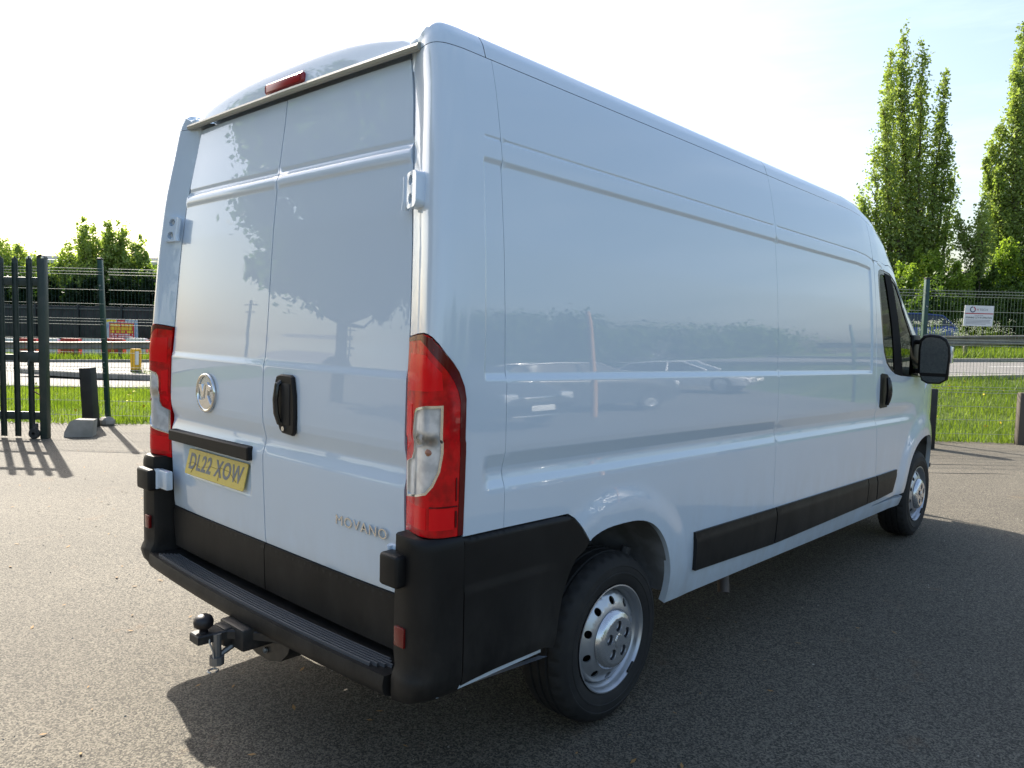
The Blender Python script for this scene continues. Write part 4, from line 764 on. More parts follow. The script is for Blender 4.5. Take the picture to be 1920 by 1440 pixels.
# ---------------- rear header, gutter, brake light
rows=[]
for i in range(13):
    a=i/12
    r=[]
    for x in np.linspace(.742,0,16):
        zt=arcz(x); e=1-float(sstep(.70,.745,x))*.75
        zt=2.425+(zt-2.425)*e
        if a<=.84:
            k=a/.84; y=.157+.012*k+.010*k**6; z=2.408+(zt-.006-2.408)*k
        else:
            k=(a-.84)/.16; y=.179+.12*k**1.6; z=zt-.006+.010*math.sin(k*math.pi/2)
        r.append(np.array([x,y,z]))
    rows.append(r)
grid_obj('rear_header',rows,paint,VAN)
b=B(); b.box((.78,.19,2.418),(.085,.07,.03),.008); b.box((-.78,.19,2.418),(.085,.07,.03),.008); part(b,'header_end_cap',paint)
b=B(); b.tube([(-.79,.150,2.398),(-.4,.147,2.400),(0,.146,2.401),(.4,.147,2.400),(.795,.150,2.398)],.0125,8); part(b,'gutter_strip',mat("gutter_seal",(.33,.33,.28),.4))
b=B(); b.box((0,.225,2.37),(1.58,.03,.06)); 
zf=np.linspace(.52,2.37,20)
for x0,x1 in ((-.025,.025),):
    b.add([p for z in zf for p in ((x0,float(D(z))+.035,z),(x1,float(D(z))+.035,z))],[(2*i,2*i+1,2*i+3,2*i+2) for i in range(19)])
for sg in (1,-1):
    b.add([p for z in zf for p in ((sg*(float(dw(z))-.05),float(D(z))+.036,z),(sg*(float(dw(z))+.03),float(D(z))+.030,z))],[(2*i,2*i+1,2*i+3,2*i+2) for i in range(19)])
part(b,'door_frame',gap)
b=B(); b.prism(rrect(-.137,2.417,.137,2.460,.014),lambda u,v,w:(u,.168-.012*(u/.137)**2*0-w,v+.0*w),.020,.006); bl=part(b,'brake_light',mat('brake_red',(.26,.006,.010),.25,coat=.3))
b=B(); 
b.box((0,.1475,2.4385),(.236,.003,.026),.001)
part(b,'brake_light_lens',mat("brake_lens",(.36,.008,.012),.3),bl)
# ---------------- rear doors
def doorf(left):
    def f(x,z):
        x=np.asarray(x,float)+0*z; z=np.asarray(z,float)+0*x; ax=np.abs(x)
        y=D(z)+.012*(ax/.85)**4
        y=y+.006*sstep(1.372,1.402,z)
        y=y+np.interp(z,[2.04,2.046,2.056,2.088,2.104,2.112,2.118],[0,0,-.007,-.007,.006,.006,0])
        e=1-sstep(.80,.84,ax)*0
        y=y+np.interp(z,[1.035,1.045,1.075,1.096,1.108,1.15,1.18],[0,.002,.012,.0165,.0145,.003,0])*e
        y=y+np.interp(z,[.68,.70,.72],[.004,.001,0])
        if left:
            rec=sstep(-.705,-.680,x)*(1-sstep(-.118,-.093,x))*sstep(.845,.862,z)*(1-sstep(1.01,1.03,z)); y=y+rec*.032*np.clip((z-.84)/.16,0,1)
        return np.stack([x,y,z],-1)
    return f
def strip(z0,z1,sg,dx=.0):
    zz=list(np.linspace(z0,z1,24)); o=[(sg*.0028,z0),(sg*.0028,z1)]+[(sg*(float(dw(z))-.0+dx),z) for z in zz[::-1]]; return o
drow=[.68,.69,.70,.71,.72,2.04,2.046,2.051,2.056,2.072,2.088,2.096,2.104,2.108,2.112,2.118,1.37,1.378,1.386,1.394,1.402]+list(np.arange(1.03,1.19,.009))
RD={}
for sg,nm in ((1,'rear_door'),(-1,'rear_door')):
    pc=[-.705,-.697,-.688,-.68,-.118,-.110,-.10,-.093] if sg<0 else []
    pv=[.845,.85,.856,.862,1.01,1.016,1.023,1.03] if sg<0 else []
    d=panel(nm,strip(.69,2.381,sg),doorf(sg<0),paint,VAN,du=.035,dv=.035,us=pc,vs_=drow+pv,rim=.02,flip=False)
    RD[sg]=d
    panel('lower_door_cladding',strip(.505,.686,sg,-.004),lambda x,z:doorf(False)(x,z)+np.stack([0*x,-.006+0*x-.006*sstep(.686,.66,z),0*x],-1),black,d,du=.04,dv=.012,rim=.02)
    for z in (.97,1.945):   # the door-side hinge straps
        pass
# handle
b=B(); hp=[(.112,1.325),(.122,1.345),(.15,1.352),(.215,1.352),(.228,1.345),(.242,1.28),(.246,1.20),(.240,1.145),(.228,1.133),(.16,1.137),(.143,1.148),(.122,1.19),(.110,1.26)]
hY=.066
b.prism(hp[::-1],lambda u,v,w:(u,hY-w,v),.014,.005); h=part(b,'rear_door_handle',black,RD[1])
b=B(); b.tube([(.142,hY-.010,1.325),(.139,hY-.030,1.315),(.134,hY-.036,1.26),(.137,hY-.034,1.21),(.147,hY-.026,1.175),(.152,hY-.010,1.168)],[.010,.012,.013,.013,.011,.009],8); b.V=[(v[0]+.008,(v[1]-hY)*.72+hY-.002,v[2]) for v in b.V]; part(b,'handle_grip',blackg,h)
b=B(); b.lathe([(0,.0001),(0,.009),(.004,.009),(.004,.006),(.001,.005),(.001,.0001)],(.176,hY-.019,1.155),'y',14); part(b,'key_lock',chrome,h)
b=B(); b.box((.19,hY-.0145,1.245),(.055,.003,.15),.001); part(b,'handle_recess',mat("handle_recess_black",(.008,.008,.009),.6),h)
# number plate light moulding, plate
b=B(); b.prism([(-.795,1.000),(-.085,1.000),(-.080,1.006),(-.083,1.052),(-.09,1.056),(-.79,1.050),(-.797,1.043)],lambda u,v,w:(u,.086-w,v),.040,.006); part(b,'number_plate_lamp_moulding',black,RD[-1])
PT=math.radians(13); PC=(-.400,.0745,.922)
def pl(u,v,w): return (PC[0]+u,PC[1]+v*math.sin(PT)-w*math.cos(PT),PC[2]+v*math.cos(PT)+w*math.sin(PT))
b=B(); b.prism(rrect(-.26,-.0555,.26,.0555,.008),pl,.004,.001); plate=part(b,'number_plate',yellowp,RD[-1])
V,F=text_mesh("DL22 XOW",.112,.0004,0,.80,1.12,.0028)
xm=max(abs(v[0]) for v in V); ym=max(abs(v[1]) for v in V); k=.238/xm; k2=.0395/ym
b=B(); b.add([pl(v[0]*k,v[1]*k2-.0,.0046+v[2]) for v in V],F); b.out('plate_lettering',platek,plate,None)
b=B(); pts=[(-.24,-.012),(-.20,.000),(-.17,-.004),(-.13,-.012),(-.08,-.006),(-.03,.003),(.02,.001),(.05,.010),(.09,.006),(.13,.004),(.16,-.012),(.20,-.03)]
for i in range(len(pts)-1): b.tube([pl(pts[i][0],pts[i][1],.0052),pl(pts[i+1][0],pts[i+1][1],.0052)],.0007,4)
b.tube([pl(-.17,-.004,.0052),pl(-.20,-.045,.0052)],.0009,4); b.tube([pl(.05,.01,.0052),pl(.045,-.045,.0052)],.0007,4); b.out('crack',dirt,plate,None)
# emblem: ring, a V-shaped flag and a winged beast, in chrome
EC=(-.455,.064,1.238)
em=lambda u,v,w:(EC[0]+u,EC[1]-w,EC[2]+v)
b=B(); b.lathe([(0,.0001),(.0,.079)],(EC[0],EC[1]-.001,EC[2]),'y',40); 
b=B(); b.lathe([(.0,.082),(-.006,.083),(-.010,.080),(-.011,.075),(-.009,.070),(-.004,.068)],EC,'y',44); emb=part(b,'maker_emblem',chrome,RD[-1],1.2)
for nm_,poly in (('emblem_flag',[(-.062,.035),(-.030,.036),(-.022,.005),(-.010,.036),(.002,.036),(-.016,-.022),(-.030,-.022)]),
             ('emblem_beast',[(-.004,-.022),(.010,.030),(.018,.046),(.030,.034),(.050,.030),(.060,.016),(.048,.016),(.038,.006),(.022,.010),(.020,-.010),(.038,-.034),(.052,-.046),(.036,-.060),(.012,-.068),(-.018,-.069),(-.045,-.055),(-.062,-.030),(-.040,-.030),(-.020,-.026)])):
    b=B(); b.prism(poly[::-1],em,.008,.0025); part(b,nm_,chrome,emb,.4)
b=B(); b.prism(circ(0,0,.068,36)[::-1],em,.002); part(b,'emblem_field',mat("emblem_field",(.62,.66,.70),.16,metal=.75),emb)
# model lettering
V,F=text_mesh("MOVANO",.06,.0025,.0,1.15,1.16,.0); xm=max(abs(v[0]) for v in V); ym=max(abs(v[1]) for v in V); k=.140/xm; k2=.0185/ym
b=B(); b.add([(.622+v[0]*k,.076-v[2]-.0035,.874+v[1]*k2) for v in V],F); b.out('model_lettering',chrome,RD[1],.5)
# ---------------- tail lights
CLR=[(-.026,1.292),(.026,1.303),(.078,1.306),(.0785,1.165),(.069,1.11),(.050,1.066),(.029,1.040),(-.02,1.026),(-.110,1.012),(-.110,1.122),(-.062,1.138),(-.048,1.16),(-.045,1.25),(-.040,1.278)]
for mir in (False,True):
    lf=lambda s,t:side(s,t,.004,False)
    L=panel('tail_light',LIGHT,lf,redl,VAN,holes=[CLR],du=.012,dv=.03,rim=.02,mirror=mir)
    bd=[(.012,1.5155),(.036,1.4995),(.079,1.4545),(.106,1.4285),(.13,1.4005),(.150,1.3605),(.1580,1.325),(.1585,1.16),(.155,1.0),(.1515,.9125),(.132,.9125),(.134,1.0),(.137,1.16),(.137,1.315),(.128,1.345),(.110,1.378),(.088,1.405),(.060,1.433),(.022,1.474),(-.01,1.494),(SMIN+.005,1.488),(SMIN+.005,1.5)]
    panel('smoked_border',[(SMIN+.006,1.4995),(-.05,1.5075),(-.001,1.5105)]+bd[1:-1],lambda s,t:side(s,t,.0055,False),redd,L,du=.012,dv=.03,rim=.003,mirror=mir)
    c0=np.array([.0,1.16]); CI=[tuple(c0+(np.array(p)-c0)*np.array([.90,.945])) for p in CLR]
    panel('lens_trim',CLR,lambda s,t:side(s,t,.0045,False),chrome,L,holes=[CI],du=.012,dv=.03,rim=.012,mirror=mir)
    panel('clear_window',CI,lambda s,t:side(s,t,-.001,False),clearl,L,du=.012,dv=.03,rim=.0,mirror=mir)
    for q,mm,nm_ in (([(-.10,1.0),(.03,1.0),(.03,.935),(-.10,.93)],redi,'lower_lens'),([(.04,.935),(.118,.935),(.118,1.0),(.04,1.0)],redi,'lower_lens'),([(-.10,1.16),(-.06,1.19),(-.058,1.30),(-.10,1.31)],redi,'side_lens'),([(-.09,1.34),(.03,1.345),(.075,1.35),(.07,1.40),(.02,1.45),(-.09,1.455)],redi,'upper_lens')):
        panel(nm_,q,lambda s,t:side(s,t,.0052,False),mm,L,du=.012,dv=.03,rim=.002,mirror=mir)
    b=B(); b.tube([tuple(side(.045,t,.006,False)) for t in (1.005,1.004)],.002,6)
    b=B(); b.tube([tuple(side(s,1.004,.0055,False)) for s in (.04,.07,.10,.128)],.0022,6); b.tube([tuple(side(.124,t,.0055,False)) for t in (.94,.99)],.003,6); b.tube([tuple(side(.124,t,.0055,False)) for t in (1.02,1.09)],.002,6); part(b,'lens_rib',redd,L,mirror=mir)
    # orange bulb behind the clear window
    b=B(); b.lathe([(-.015,.0001),(-.01,.012),(0,.016),(.012,.012),(.018,.0001)],tuple(side(.03,1.165,-.0125)),'z',12); part(b,'bulb',mat("amber_bulb",(.35,.16,.10),.4),L,mirror=mir)
# ---------------- hinges on the rear pillars
for mir in (False,True):
    H=rrect(-.100,1.888,-.016,1.998,.02,5)
    hg=panel('door_hinge',H,(lambda s,t:side(s,t,.017,False)) if mir else (lambda s,t:side(s,t,.030,False)),paint,VAN,holes=[circ(-.062,1.972,.0165,16),circ(-.062,1.915,.0165,16)],du=.01,dv=.01,rim=.032,mirror=mir)
    for zz_ in (1.972,1.915):
        b=B(); c=side(-.062,zz_,.002 if mir else .012,False); e=side(-.062,zz_,.009 if mir else .021,False); n_=Vector(e-c); b.tube([Vector(c)-n_*.6,Vector(e)],.008,6); part(b,'hinge_bolt',alu,hg,mirror=mir)
    b=B(); c0=side(-.112,1.90,.026,False); c1=side(-.112,1.99,.026,False); b.tube([c0,c1],.0105,10); b.tube([c0-np.array([.004,0,.014]),c0+np.array([0,0,.012])],.012,10); part(b,'hinge_knuckle',paint,hg,mirror=mir)
    b=B(); b.box((.895 if not mir else .905,-.002,.814),(.088,.055,.100) if not mir else (.135,.05,.098),.012,seg=3); hc=part(b,'hinge_cover',black,VAN,mirror=mir)
    b=B(); (b.box((.795,.028,.822),(.11,.03,.085),.006),b.tube([(.845,.015,.775),(.845,.015,.865)],.012,10)) if mir else (b.box((.85,.03,.85),(.04,.02,.05),.006),b.tube([(.848,.015,.84),(.848,.015,.873)],.009,10)); part(b,'lower_hinge',paint,VAN,mirror=mir)
# ---------------- rear bumper
def bump_ring(z):
    u=np.interp(z,[.405,.43,.47,.50,.60,.88,.905,.915],[-.055,-.02,0,0,0,0,-.004,-.018]); lip=np.interp(z,[.405,.43,.475,.492,.51],[.012,.016,.016,.010,0.])
    inner=np.interp(z,[.41,.50,.56,.92],[.872,.872,.862,.868])
    pts=[(inner,.19),(inner,.030-lip*.4),(inner+.012,.014-lip),(.93,.004-lip-u*.4),(.975+u*.5,.006-lip-u*.5),(1.005+u,.022-lip*.7-u*.4),(1.024+u,.052-u*.2),(1.033+u,.10),(1.035+u,.152)]
    return pts
zs=[.405,.412,.43,.45,.475,.492,.51,.55,.60,.70,.80,.88,.897,.907,.915]
SBP=[(.1585,.905),(.40,.904),(.61,.902),(.655,.899),(.685,.885),(.71,.862),(.726,.850),(.75,.82),(.779,.788),(.755,.762)]+[p for p in superarch(.985,.335,.385,.49,2.8,130,180) if p[0]<.75 and p[1]>.44]+[(.60,.44),(.55,.455),(.30,.452),(.20,.445),(.1585,.44)]
for mir in (False,True):
    b=B(); R=[bump_ring(z) for z in zs]; n=len(R[0])
    b.add([(p[0],p[1],z) for r,z in zip(R,zs) for p in r],[(i*n+j,i*n+j+1,(i+1)*n+j+1,(i+1)*n+j) for i in range(len(zs)-1) for j in range(n-1)])
    k=(len(zs)-1)*n; b.add([(p[0],p[1],.915) for p in R[-1]],[tuple(range(n))]); b.add([(p[0],p[1],.405) for p in R[0]],[tuple(range(n))])
    bc=part(b,'bumper_corner',black,VAN,.7,mirror=mir)
    b=B(); b.box((.919,.0035,.611),(.046,.014,.060),.003); part(b,'reflector',mat("reflector_red",(.16,.006,.006),.25,coat=.4),bc,mirror=mir)
    b=B(); b.box((.919,-.001,.611),(.056,.006,.070),.001); 
    def sb(s,t): 
        p=side(s,t,0.,False); x=1.033-.012*sstep(.55,.75,s)*0+ -.004*sstep(.72,.76,t)*(1-sstep(.50,.62,s)) - .03*np.clip((.50-t)/.1,0,1)**2 -.02*sstep(.895,.910,t)
        return np.stack([x+0*s,s+0*t,t+rake(s)],-1)
    panel('bumper_side',SBP,sb,black,VAN,du=.03,dv=.02,vs_=[.72,.73,.74,.75,.76],rim=.03,mirror=mir)
    b=B(); b.add([(1.0,.10,.43),(1.0,.60,.395),(.96,.60,.385),(.96,.10,.415)],[(0,1,2,3)]); b.box((.985,.32,.428),(.03,.48,.012)); part(b,'bumper_lower_lip',paint,VAN,mirror=mir)
def ybow(x): return -.012-.030*(1-(x/.86)**2)
xsn=np.linspace(-.866,.866,33)
prof=[(.16,.470),(.006,.476),(-.002,.477),(-.004,.470),(-.008,.45),(-.006,.43),(.004,.413),(.03,.405),(.13,.41)]
b=B(); n=len(prof); b.add([(x,(p[0] if p[0]>.1 else p[0]+ybow(x)),p[1]) for x in xsn for p in prof],[(i*n+j,i*n+j+1,(i+1)*n+j+1,(i+1)*n+j) for i in range(len(xsn)-1) for j in range(n-1)])
b.add([(-.866,p[0]-.012,p[1]) for p in prof],[tuple(range(n))]); b.add([(.866,p[0]-.012,p[1]) for p in prof],[tuple(range(n))])
step=part(b,'bumper_step',black,VAN,.7)
b=B(); b.box((0,.19,.48),(1.80,.05,.14)); b.box((0,.15,.57),(1.86,.03,.22)); part(b,'rear_crossmember',und)
for i in range(6):
    b=B(); V=[];F=[]
    xr=np.linspace(-.80+.012*i,.835-.02*abs(i-3),25)
    for x in xr:
        y=ybow(x)+.020+.0125*i
        V+=[(x,y-.0034,.4745),(x,y-.0022,.4855),(x,y+.0022,.4865),(x,y+.0034,.4745)]
    for k in range(len(xr)-1): F+=[(4*k+j,4*k+j+1,4*k+5+j,4*k+4+j) for j in range(3)]
    b.add(V,F); b.out('tread_rib',mat('sky_lit_rib',(.085,.09,.098),.28,spec=.7),step,.5)  # pale colour carries the sky highlight along the rib tops
# ---------------- tow bar
tb=B(); tb.box((0,.18,.36),(1.3,.08,.09),.01); tb.box((.03,.03,.375),(.18,.22,.085),.012); tb.box((-.0,-.085,.375),(.085,.05,.07),.008); tow=part(tb,'tow_bar',mat("tow_black",(.018,.018,.019),.45,noise=(30,(.05,.045,.04),.5,.75)),VAN)
tm=mat("tow_black")
b=B(); b.lathe([(-.062,.0001),(-.062,.026),(-.045,.030),(-.03,.016),(-.018,.015),(-.012,.024),(-.004,.034),(.012,.036),(.028,.030),(.036,.018),(.038,.0001)],(0,-.168,.432),'z',20); part(b,'tow_ball',mat("ball_cap",(.015,.013,.015),.45),tow,1.2)
b=B(); b.prism([(-.034,-.205),(.034,-.205),(.045,-.10),(.10,-.05),(.18,.0),(.30,.04),(.30,.12),(-.12,.12),(-.10,.0),(-.055,-.06),(-.042,-.12)],lambda u,v,w:(u,v,.372+w),.032,.005); part(b,'tow_neck',tm,tow)
b=B(); pl_=[(-.20,.385),(-.17,.34),(-.09,.285),(.0,.262),(.10,.262),(.18,.285),(.23,.33),(.26,.40),(-.20,.40)]; b.prism(pl_,lambda u,v,w:(u,.04+w,v),.10,.004); part(b,'bracket_plate',tm,tow)
b=B(); b.tube([(.035,-.135,.40),(.035,-.135,.29)],.017,10); b.tube([(.035,-.135,.315),(.035,-.135,.285)],.027,10); b.tube([(.03,-.13,.31),(.03,-.03,.355)],[.010,.015],8); part(b,'towing_pin',mat("grey_steel",(.22,.22,.22),.4,metal=.6),tow)
b=B(); b.tube([(.03,-.16,.40),(.04,-.165,.375),(.046,-.155,.34),(.048,-.15,.29),(.045,-.15,.272)],.0035,6); b.tube([(.045+.018*math.cos(a),-.155+.018*math.sin(a),.268) for a in np.linspace(0,5.4,14)],.0035,6); part(b,'safety_clip',alu,tow)
b=B(); b.lathe([(-.004,.012),(.004,.012),(.004,.0001)],(.08,.034,.300),'y',10); part(b,'bracket_bolt',alu,tow)
b=B(); b.tube([(-.09,.05,.425),(-.06,.02,.38),(-.02,.02,.355),(.02,.03,.36)],.008,6); part(b,'tow_cable',und,tow)
b=B(); b.tube([(.70,2.6,.30),(.70,2.46,.26),(.74,2.40,.165),(.75,2.385,.13)],.032,12,cap=False); part(b,'exhaust_pipe',mat("rusty_exhaust",(.12,.10,.09),.6,metal=.3))
b=B(); b.tube([(.55,1.0,.335),(.90,1.0,.335)],.05,8); b.box((.62,1.15,.42),(.05,.35,.04),.01); b.tube([(.80,1.22,.32),(.84,1.30,.62)],.022,8); part(b,'rear_suspension',mat("suspension_grey",(.07,.07,.075),.6))
# ---------------- wheels
def wheel(cx,cy,left):
    wz=.335; w_=empty('wheel',(cx,cy,wz)); w_.parent=VAN
    if left: w_.rotation_euler=(0,0,math.pi)
    return w_
def wheel_parts():
    out=[]
    tp=[(-.055,.205),(-.02,.208),(-.006,.212),(.0,.222),(.004,.245),(.0048,.252),(.0070,.254),(.0070,.259),(.005,.261),(.005,.27),(.0030,.283),(.0048,.285),(.0042,.290),(.001,.295),(-.008,.312),(-.012,.3165),(-.018,.324),(-.034,.332),(-.048,.3345),(-.052,.328),(-.058,.328),(-.062,.3352),(-.088,.3355),(-.091,.328),(-.098,.328),(-.101,.3357),(-.128,.3355),(-.131,.328),(-.138,.328),(-.141,.3352),(-.168,.3345),(-.182,.330),(-.198,.318),(-.206,.30),(-.21,.27),(-.20,.225),(-.18,.205)]
    n=216
    def wob(i,j,r):
        a=j%6
        if i in (16,17) and a in (0,1): return r-.006
        if i in (31,32) and a in (0,1): return r-.006
        if i in (21,22,25,26,18) and (j+3)%12==0: return r-.002
        return r
    b=B(); b.lathe(tp,(0,0,0),'x',n,wob); out.append(('tyre',b,rubber,.5))
    b=B(); b.lathe([(-.004,.2085),(.001,.212),(.002,.207),(-.006,.202),(-.012,.199),(-.022,.198),(-.030,.195),(-.034,.189),(-.050,.186),(-.060,.182),(-.16,.180),(-.19,.2)],(0,0,0),'x',72); out.append(('rim',b,silver,.8))
    return out
disc_prof=lambda r:np.interp(r,[0,.11,.122,.130,.142,.172,.183,.187],[.0,.0,-.002,-.004,-.008,-.026,-.046,-.062])
first=None
for cx,cy,lf_ in ((.983,1.015,False),(.983,5.05,False),(-.983,1.015,True),(-.983,5.05,True)):
    WH_=wheel(cx,cy,lf_)
    if first is None:
        first=WH_
        for nm_,b,mm,sm in wheel_parts(): b.out(nm_,mm,WH_,sm)
        holes=[circ(.150*math.cos(math.radians(16+36*i)),.150*math.sin(math.radians(16+36*i)),.0155,20) for i in range(10)]
        panel('wheel_disc',circ(0,0,.185,72),lambda u,v:np.stack([disc_prof(np.hypot(u,v)),u,v],-1),silver,WH_,holes=holes,du=.009,dv=.009,rim=.006)
        b=B(); b.lathe([(-.085,.0001),(-.085,.18)],(0,0,0),'x',24); b.out('brake_disc',und,WH_)
        bh=[circ(.058*math.cos(math.radians(90+72*i)),.058*math.sin(math.radians(90+72*i)),.0215,18) for i in range(5)]
        def cap(u,v):
            r=np.hypot(u,v); a=np.arctan2(v,u); rib=sum(np.exp(-(((a-math.radians(90+72*i)+math.pi)%(2*math.pi)-math.pi)/.10)**2) for i in range(5))*sstep(.082,.09,r)*(1-sstep(.108,.114,r))
            return np.stack([np.interp(r,[0,.024,.027,.09,.106,.114,.119],[.022,.022,.018,.016,.008,-.002,-.012])+.012,u,v],-1)
        hc=panel('hub_cap',circ(0,0,.118,60),cap,hubm,WH_,holes=bh,du=.005,dv=.005,rim=.006)
        for i in range(5):
            y,z=.058*math.cos(math.radians(90+72*i)),.058*math.sin(math.radians(90+72*i))
            b=B(); b.lathe([(.000,.022),(-.004,.020),(-.004,.014),(.004,.012),(.007,.009),(.007,.0001)],(.012,y,z),'x',12); b.out('wheel_bolt',hubm,hc)
        b=B(); b.box((.001,.13,-.155),(.008,.05,.012),.002,Matrix.Rotation(math.radians(40),3,'X')); b.out('balance_weight',und,WH_)
    else:
        for ch in list(first.children): 
            c=ch.copy(); COL.objects.link(c); c.parent=WH_
            for g in ch.children: d=g.copy(); COL.objects.link(d); d.parent=c
# ---------------- door mirrors
for mir in (False,True):
    M0=Vector((1.135,4.66,1.40)); ax=Vector((.86,.10,0)).normalized() if False else Vector((.80,.60,0)).normalized(); 
    R_=Matrix.Rotation(math.radians(14),3,'Z')@Matrix.Rotation(math.radians(9),3,'X')
    mh=[(-.080,-.125),(-.095,-.10),(-.098,.06),(-.092,.13),(-.07,.162),(-.03,.172),(.03,.165),(.075,.14),(.098,.09),(.106,.02),(.102,-.06),(.102,-.11),(.098,-.15),(.05,-.185),(-.03,-.188),(-.07,-.165)]
    fm=lambda u,v,w:tuple(M0+R_@Vector((u,-w,v)))
    b=B(); b.prism(mh,lambda u,v,w:fm(u*(1-.35*max(0,-w)/.12*1.0),v*(1-.2*max(0,-w)/.12),w),.03,.010)
    n=len(mh); L=[]
    for k,(sc_,w_) in enumerate(((1,0),(.98,-.04),(.90,-.08),(.74,-.115),(.45,-.135))): L.append([fm(u*sc_,v*sc_,w_) for u,v in mh])
    b.add([p for l in L for p in l],[(i*n+j,i*n+(j+1)%n,(i+1)*n+(j+1)%n,(i+1)*n+j) for i in range(4) for j in range(n)]+[tuple(4*n+j for j in range(n))])
    mm=part(b,'door_mirror',black,VAN,.7,mirror=mir)
    b=B(); b.prism([(-.080,-.105),(-.084,.06),(-.078,.12),(-.055,.148),(-.02,.155),(.03,.148),(.066,.125),(.085,.08),(.090,.02),(.086,-.06),(.080,-.105)],lambda u,v,w:fm(u,v,w+.0305),.002); part(b,'mirror_glass',mirr,mm,mirror=mir)
    b=B(); b.prism([(-.072,-.130),(.080,-.130),(.078,-.148),(.045,-.172),(-.03,-.174),(-.06,-.155)],lambda u,v,w:fm(u,v,w+.0305),.002); part(b,'wide_angle_glass',mirr,mm,mirror=mir)
    b=B(); b.box(fm(.108,.02,-.03),(.02,.06,.12),.008); part(b,'indicator',clearl,mm,mirror=mir)
    b=B(); b.box((1.03,4.72,1.51),(.12,.06,.035),.01); b.box((1.03,4.72,1.30),(.12,.06,.035),.01); b.box((.985,4.73,1.395),(.03,.16,.33),.01); part(b,'mirror_arm',black,mm,mirror=mir)
# =====================================================================  things the paint mirrors, and the blue car
def car(loc,rz,body,label,L=4.3,Wd=.88,Hh=1.46):
    T=empty('parked_car',loc,rz,label,'car')
    st=[(-L/2,.42,.80,.78),(-L/2+.05,.30,.98,.84),(-L/2+.45,.26,1.02,.88),(-L/2+1.0,.25,.98,.89),(0,.25,.95,.90),(L/2-1.25,.25,.95,.89),(L/2-.8,.26,.90,.88),(L/2-.15,.28,.76,.82),(L/2,.40,.62,.74)]
    rows=[]
    for x,z0,z1,w_ in st: rows.append([(x,y*w_,z) for y,z in ((0,z1+.03),(.55,z1+.025),(.88,z1),(.97,z1-.08),(1.,z1-.25),(1.,z0+.15),(.95,z0),(0,z0))])
    b=B(); n=8
    for sg in (1,-1):
        V=[(p[0],sg*p[1],p[2]) for r in rows for p in r]; b.add(V,[(i*n+j,i*n+j+1,(i+1)*n+j+1,(i+1)*n+j) for i in range(len(rows)-1) for j in range(n-1)])
    for r in (rows[0],rows[-1]): b.add([p for p in r]+[(p[0],-p[1],p[2]) for p in r[::-1]],[tuple(range(16))])
    b.out('body',body,T,.7)
    gh=[(-L/2+.10,.98,.70),(-L/2+.55,Hh-.06,.62),(-L/2+1.3,Hh,.64),(.15,Hh-.02,.65),(L/2-1.30,1.0,.74)]
    b=B(); V=[]; 
    for x,z,w_ in gh: V+=[(x,w_,z),(x,-w_,z),(x,.80,.96),(x,-.80,.96)]
    b.add(V,[(4*i,4*i+4,4*i+6,4*i+2) for i in range(4)]+[(4*i+1,4*i+5,4*i+7,4*i+3) for i in range(4)]+[(0,1,5,4),(12,13,17,16)]); b.out('window',mat("car_glass",(.02,.025,.03),.04,spec=.8),T,.4)
    b=B(); b.add([(x,w_*.97*sg,z+.012) for x,z,w_ in gh[1:4] for sg in (1,-1)],[(0,1,3,2),(2,3,5,4)])
    for sg in (1,-1): b.tube([(gh[0][0],gh[0][2]*sg,gh[0][1])]+[(x,w_*sg,z) for x,z,w_ in gh[1:]],.035,6); b.tube([(-.35,.82*sg,.95),(-.35,.655*sg,Hh-.03)],.035,6)
    b.out('roof',body,T,.7)
    for i,(x,sg) in enumerate([(L/2-.85,1),(L/2-.85,-1),(-L/2+.75,1),(-L/2+.75,-1)]):
        b=B(); b.lathe([(.0,.20),(.0,.30),(-.03,.315),(-.18,.315),(-.2,.2)],(0,0,0),'y',28); ty=b.out('wheel',rubber,T,.6); ty.location=(x,.89*sg,.315); ty.rotation_euler=(0,0,0 if sg>0 else math.pi)
        b=B(); b.lathe([(-.02,.20),(-.01,.205),(-.01,.185),(-.05,.17),(-.03,.06),(-.02,.0001)],(0,0,0),'y',20); b.out('rim',silver,ty,.6)
    for sg in (1,-1):
        b=B(); b.box((L/2-.13,.62*sg,.66),(.22,.30,.14),.04); b.out('headlight',clearl,T,.6)
    b=B(); b.box((L/2+.0,0,.63),(.06,.80,.10),.02); b.box((L/2+.0,0,.32),(.08,1.3,.05),.02); b.out('grille',chrome,T,.6)
    b=B(); b.box((L/2+.03,0,.48),(.01,.52,.11),.002); b.out('number_plate',mat("white_plate",(.72,.73,.72),.4),T,.6)
    return T
cw=mat("car_white",(.75,.76,.78),.3,coat=1.); cs=mat("car_silver",(.35,.37,.40),.3,metal=.5,coat=1.); cb=mat("car_blue",(.02,.05,.22),.25,coat=1.); cg=mat("car_dark_grey",(.05,.055,.06),.3,coat=1.)
bs_=float(hgt(14.6,29)); car(W(14.3,29.2,bs_),math.atan2(Ly,Lx)+math.pi-.2,cb,'dark blue car on the far side behind the cow parsley flowers',4.2)
car((9.1,7.5,0),math.pi+.04,cg,'dark grey car parked nose towards the right side of the van')
car((9.3,11.2,0),math.pi/2+.35,cg,'dark grey hatchback parked at a slant beside the leaning pole')
car((11.5,19.5,0),math.pi-.2,cw,'white car parked farther up the yard beyond the silver one')
car((9.4,4.2,0),math.pi+.04,cs,'silver car parked nearest the camera in the yard row')
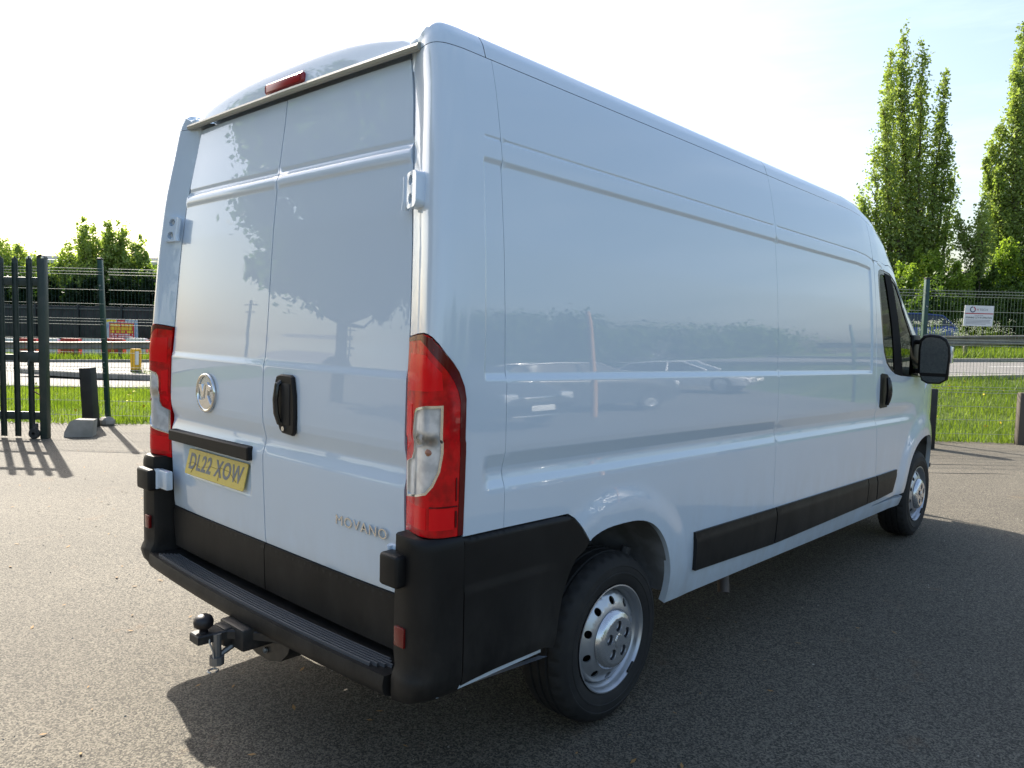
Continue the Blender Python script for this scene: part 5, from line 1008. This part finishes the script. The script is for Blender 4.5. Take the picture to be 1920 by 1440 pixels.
b=B(); b.tube([(7.9,10.0,0),(7.85,9.9,1.4),(7.75,9.72,2.65)],[.07,.06,.05],10); tag(b.out('timber_pole',mat("orange_timber",(.42,.24,.12),.7),None,.9),'leaning tan pole standing in the yard opposite the van','pole')
# large tree and poles behind the photographer, mirrored by the rear doors
def crown_tree(x,y,h,r,n,label,name='oak_tree',zb=2.2):
    T=empty(name,(x,y,0),label=label,cat='tree'); C=[];R=[]; wd=B(); wd.tube([(0,0,-.2),(.1,0,zb*.6),(0,.1,zb+.6),(0,0,h*.8)],[.30,.25,.20,.05],10)
    for i in range(150):
        a=rng.uniform(0,6.28); u=rng.uniform(0,1); z=zb+(h-zb)*u; rr=r*math.sin(math.pi*(.18+.74*u))**.8*rng.uniform(.35,1.); p=(rr*math.cos(a),rr*math.sin(a),z); C.append(p); f=rng.uniform(.3,.75); R.append((f,f,f*.75)); wd.tube([(0,0,max(zb*.8,z-1.6)),(p[0]*.5,p[1]*.5,z-.7),p],[.07,.045,.015],5)
    wd.out('trunk',barkm,T,.9); quads('crown',leafcloud(np.array(C),np.array(R),n,.13),leaf_dk,T)
crown_tree(-15.0,-11.0,11.0,4.9,85000,'large spreading tree behind the photographer',zb=3.7)
crown_tree(-11.5,-16.5,11.0,4.2,50000,'second spreading tree behind the photographer, nearer the yard',zb=3.5)
for x,y,h in ((-46.5,-24.5,6.2),(-44,-33,5.6)):
    b=B(); b.tube([(0,0,0),(0,0,h)],[.14,.10],8); b.tube([(-.9,0,h-.3),(.9,0,h-.3)],.06,6); b.tube([(-.6,0,h-.8),(.6,0,h-.8)],.06,6); o=b.out('telegraph_pole',barkm,None,.9); o.location=(x,y,0); tag(o,'%s telegraph pole with cross arms behind the photographer'%('taller' if h>6 else 'shorter'),'pole')
HS=empty('house',(-52,-34,0),label='low pitched roof building far behind the photographer',cat='building')
b=B(); b.box((0,0,1.4),(10,14,2.8)); b.out('wall',mat("house_brick",(.30,.22,.17),.8),HS,.3)
b=B(); b.prism([(-7.4,2.8),(7.4,2.8),(0,5.0)],lambda u,v,w:(w-5.4,u,v),10.8); b.out('roof',mat("house_tile",(.12,.10,.09),.8),HS,.3)
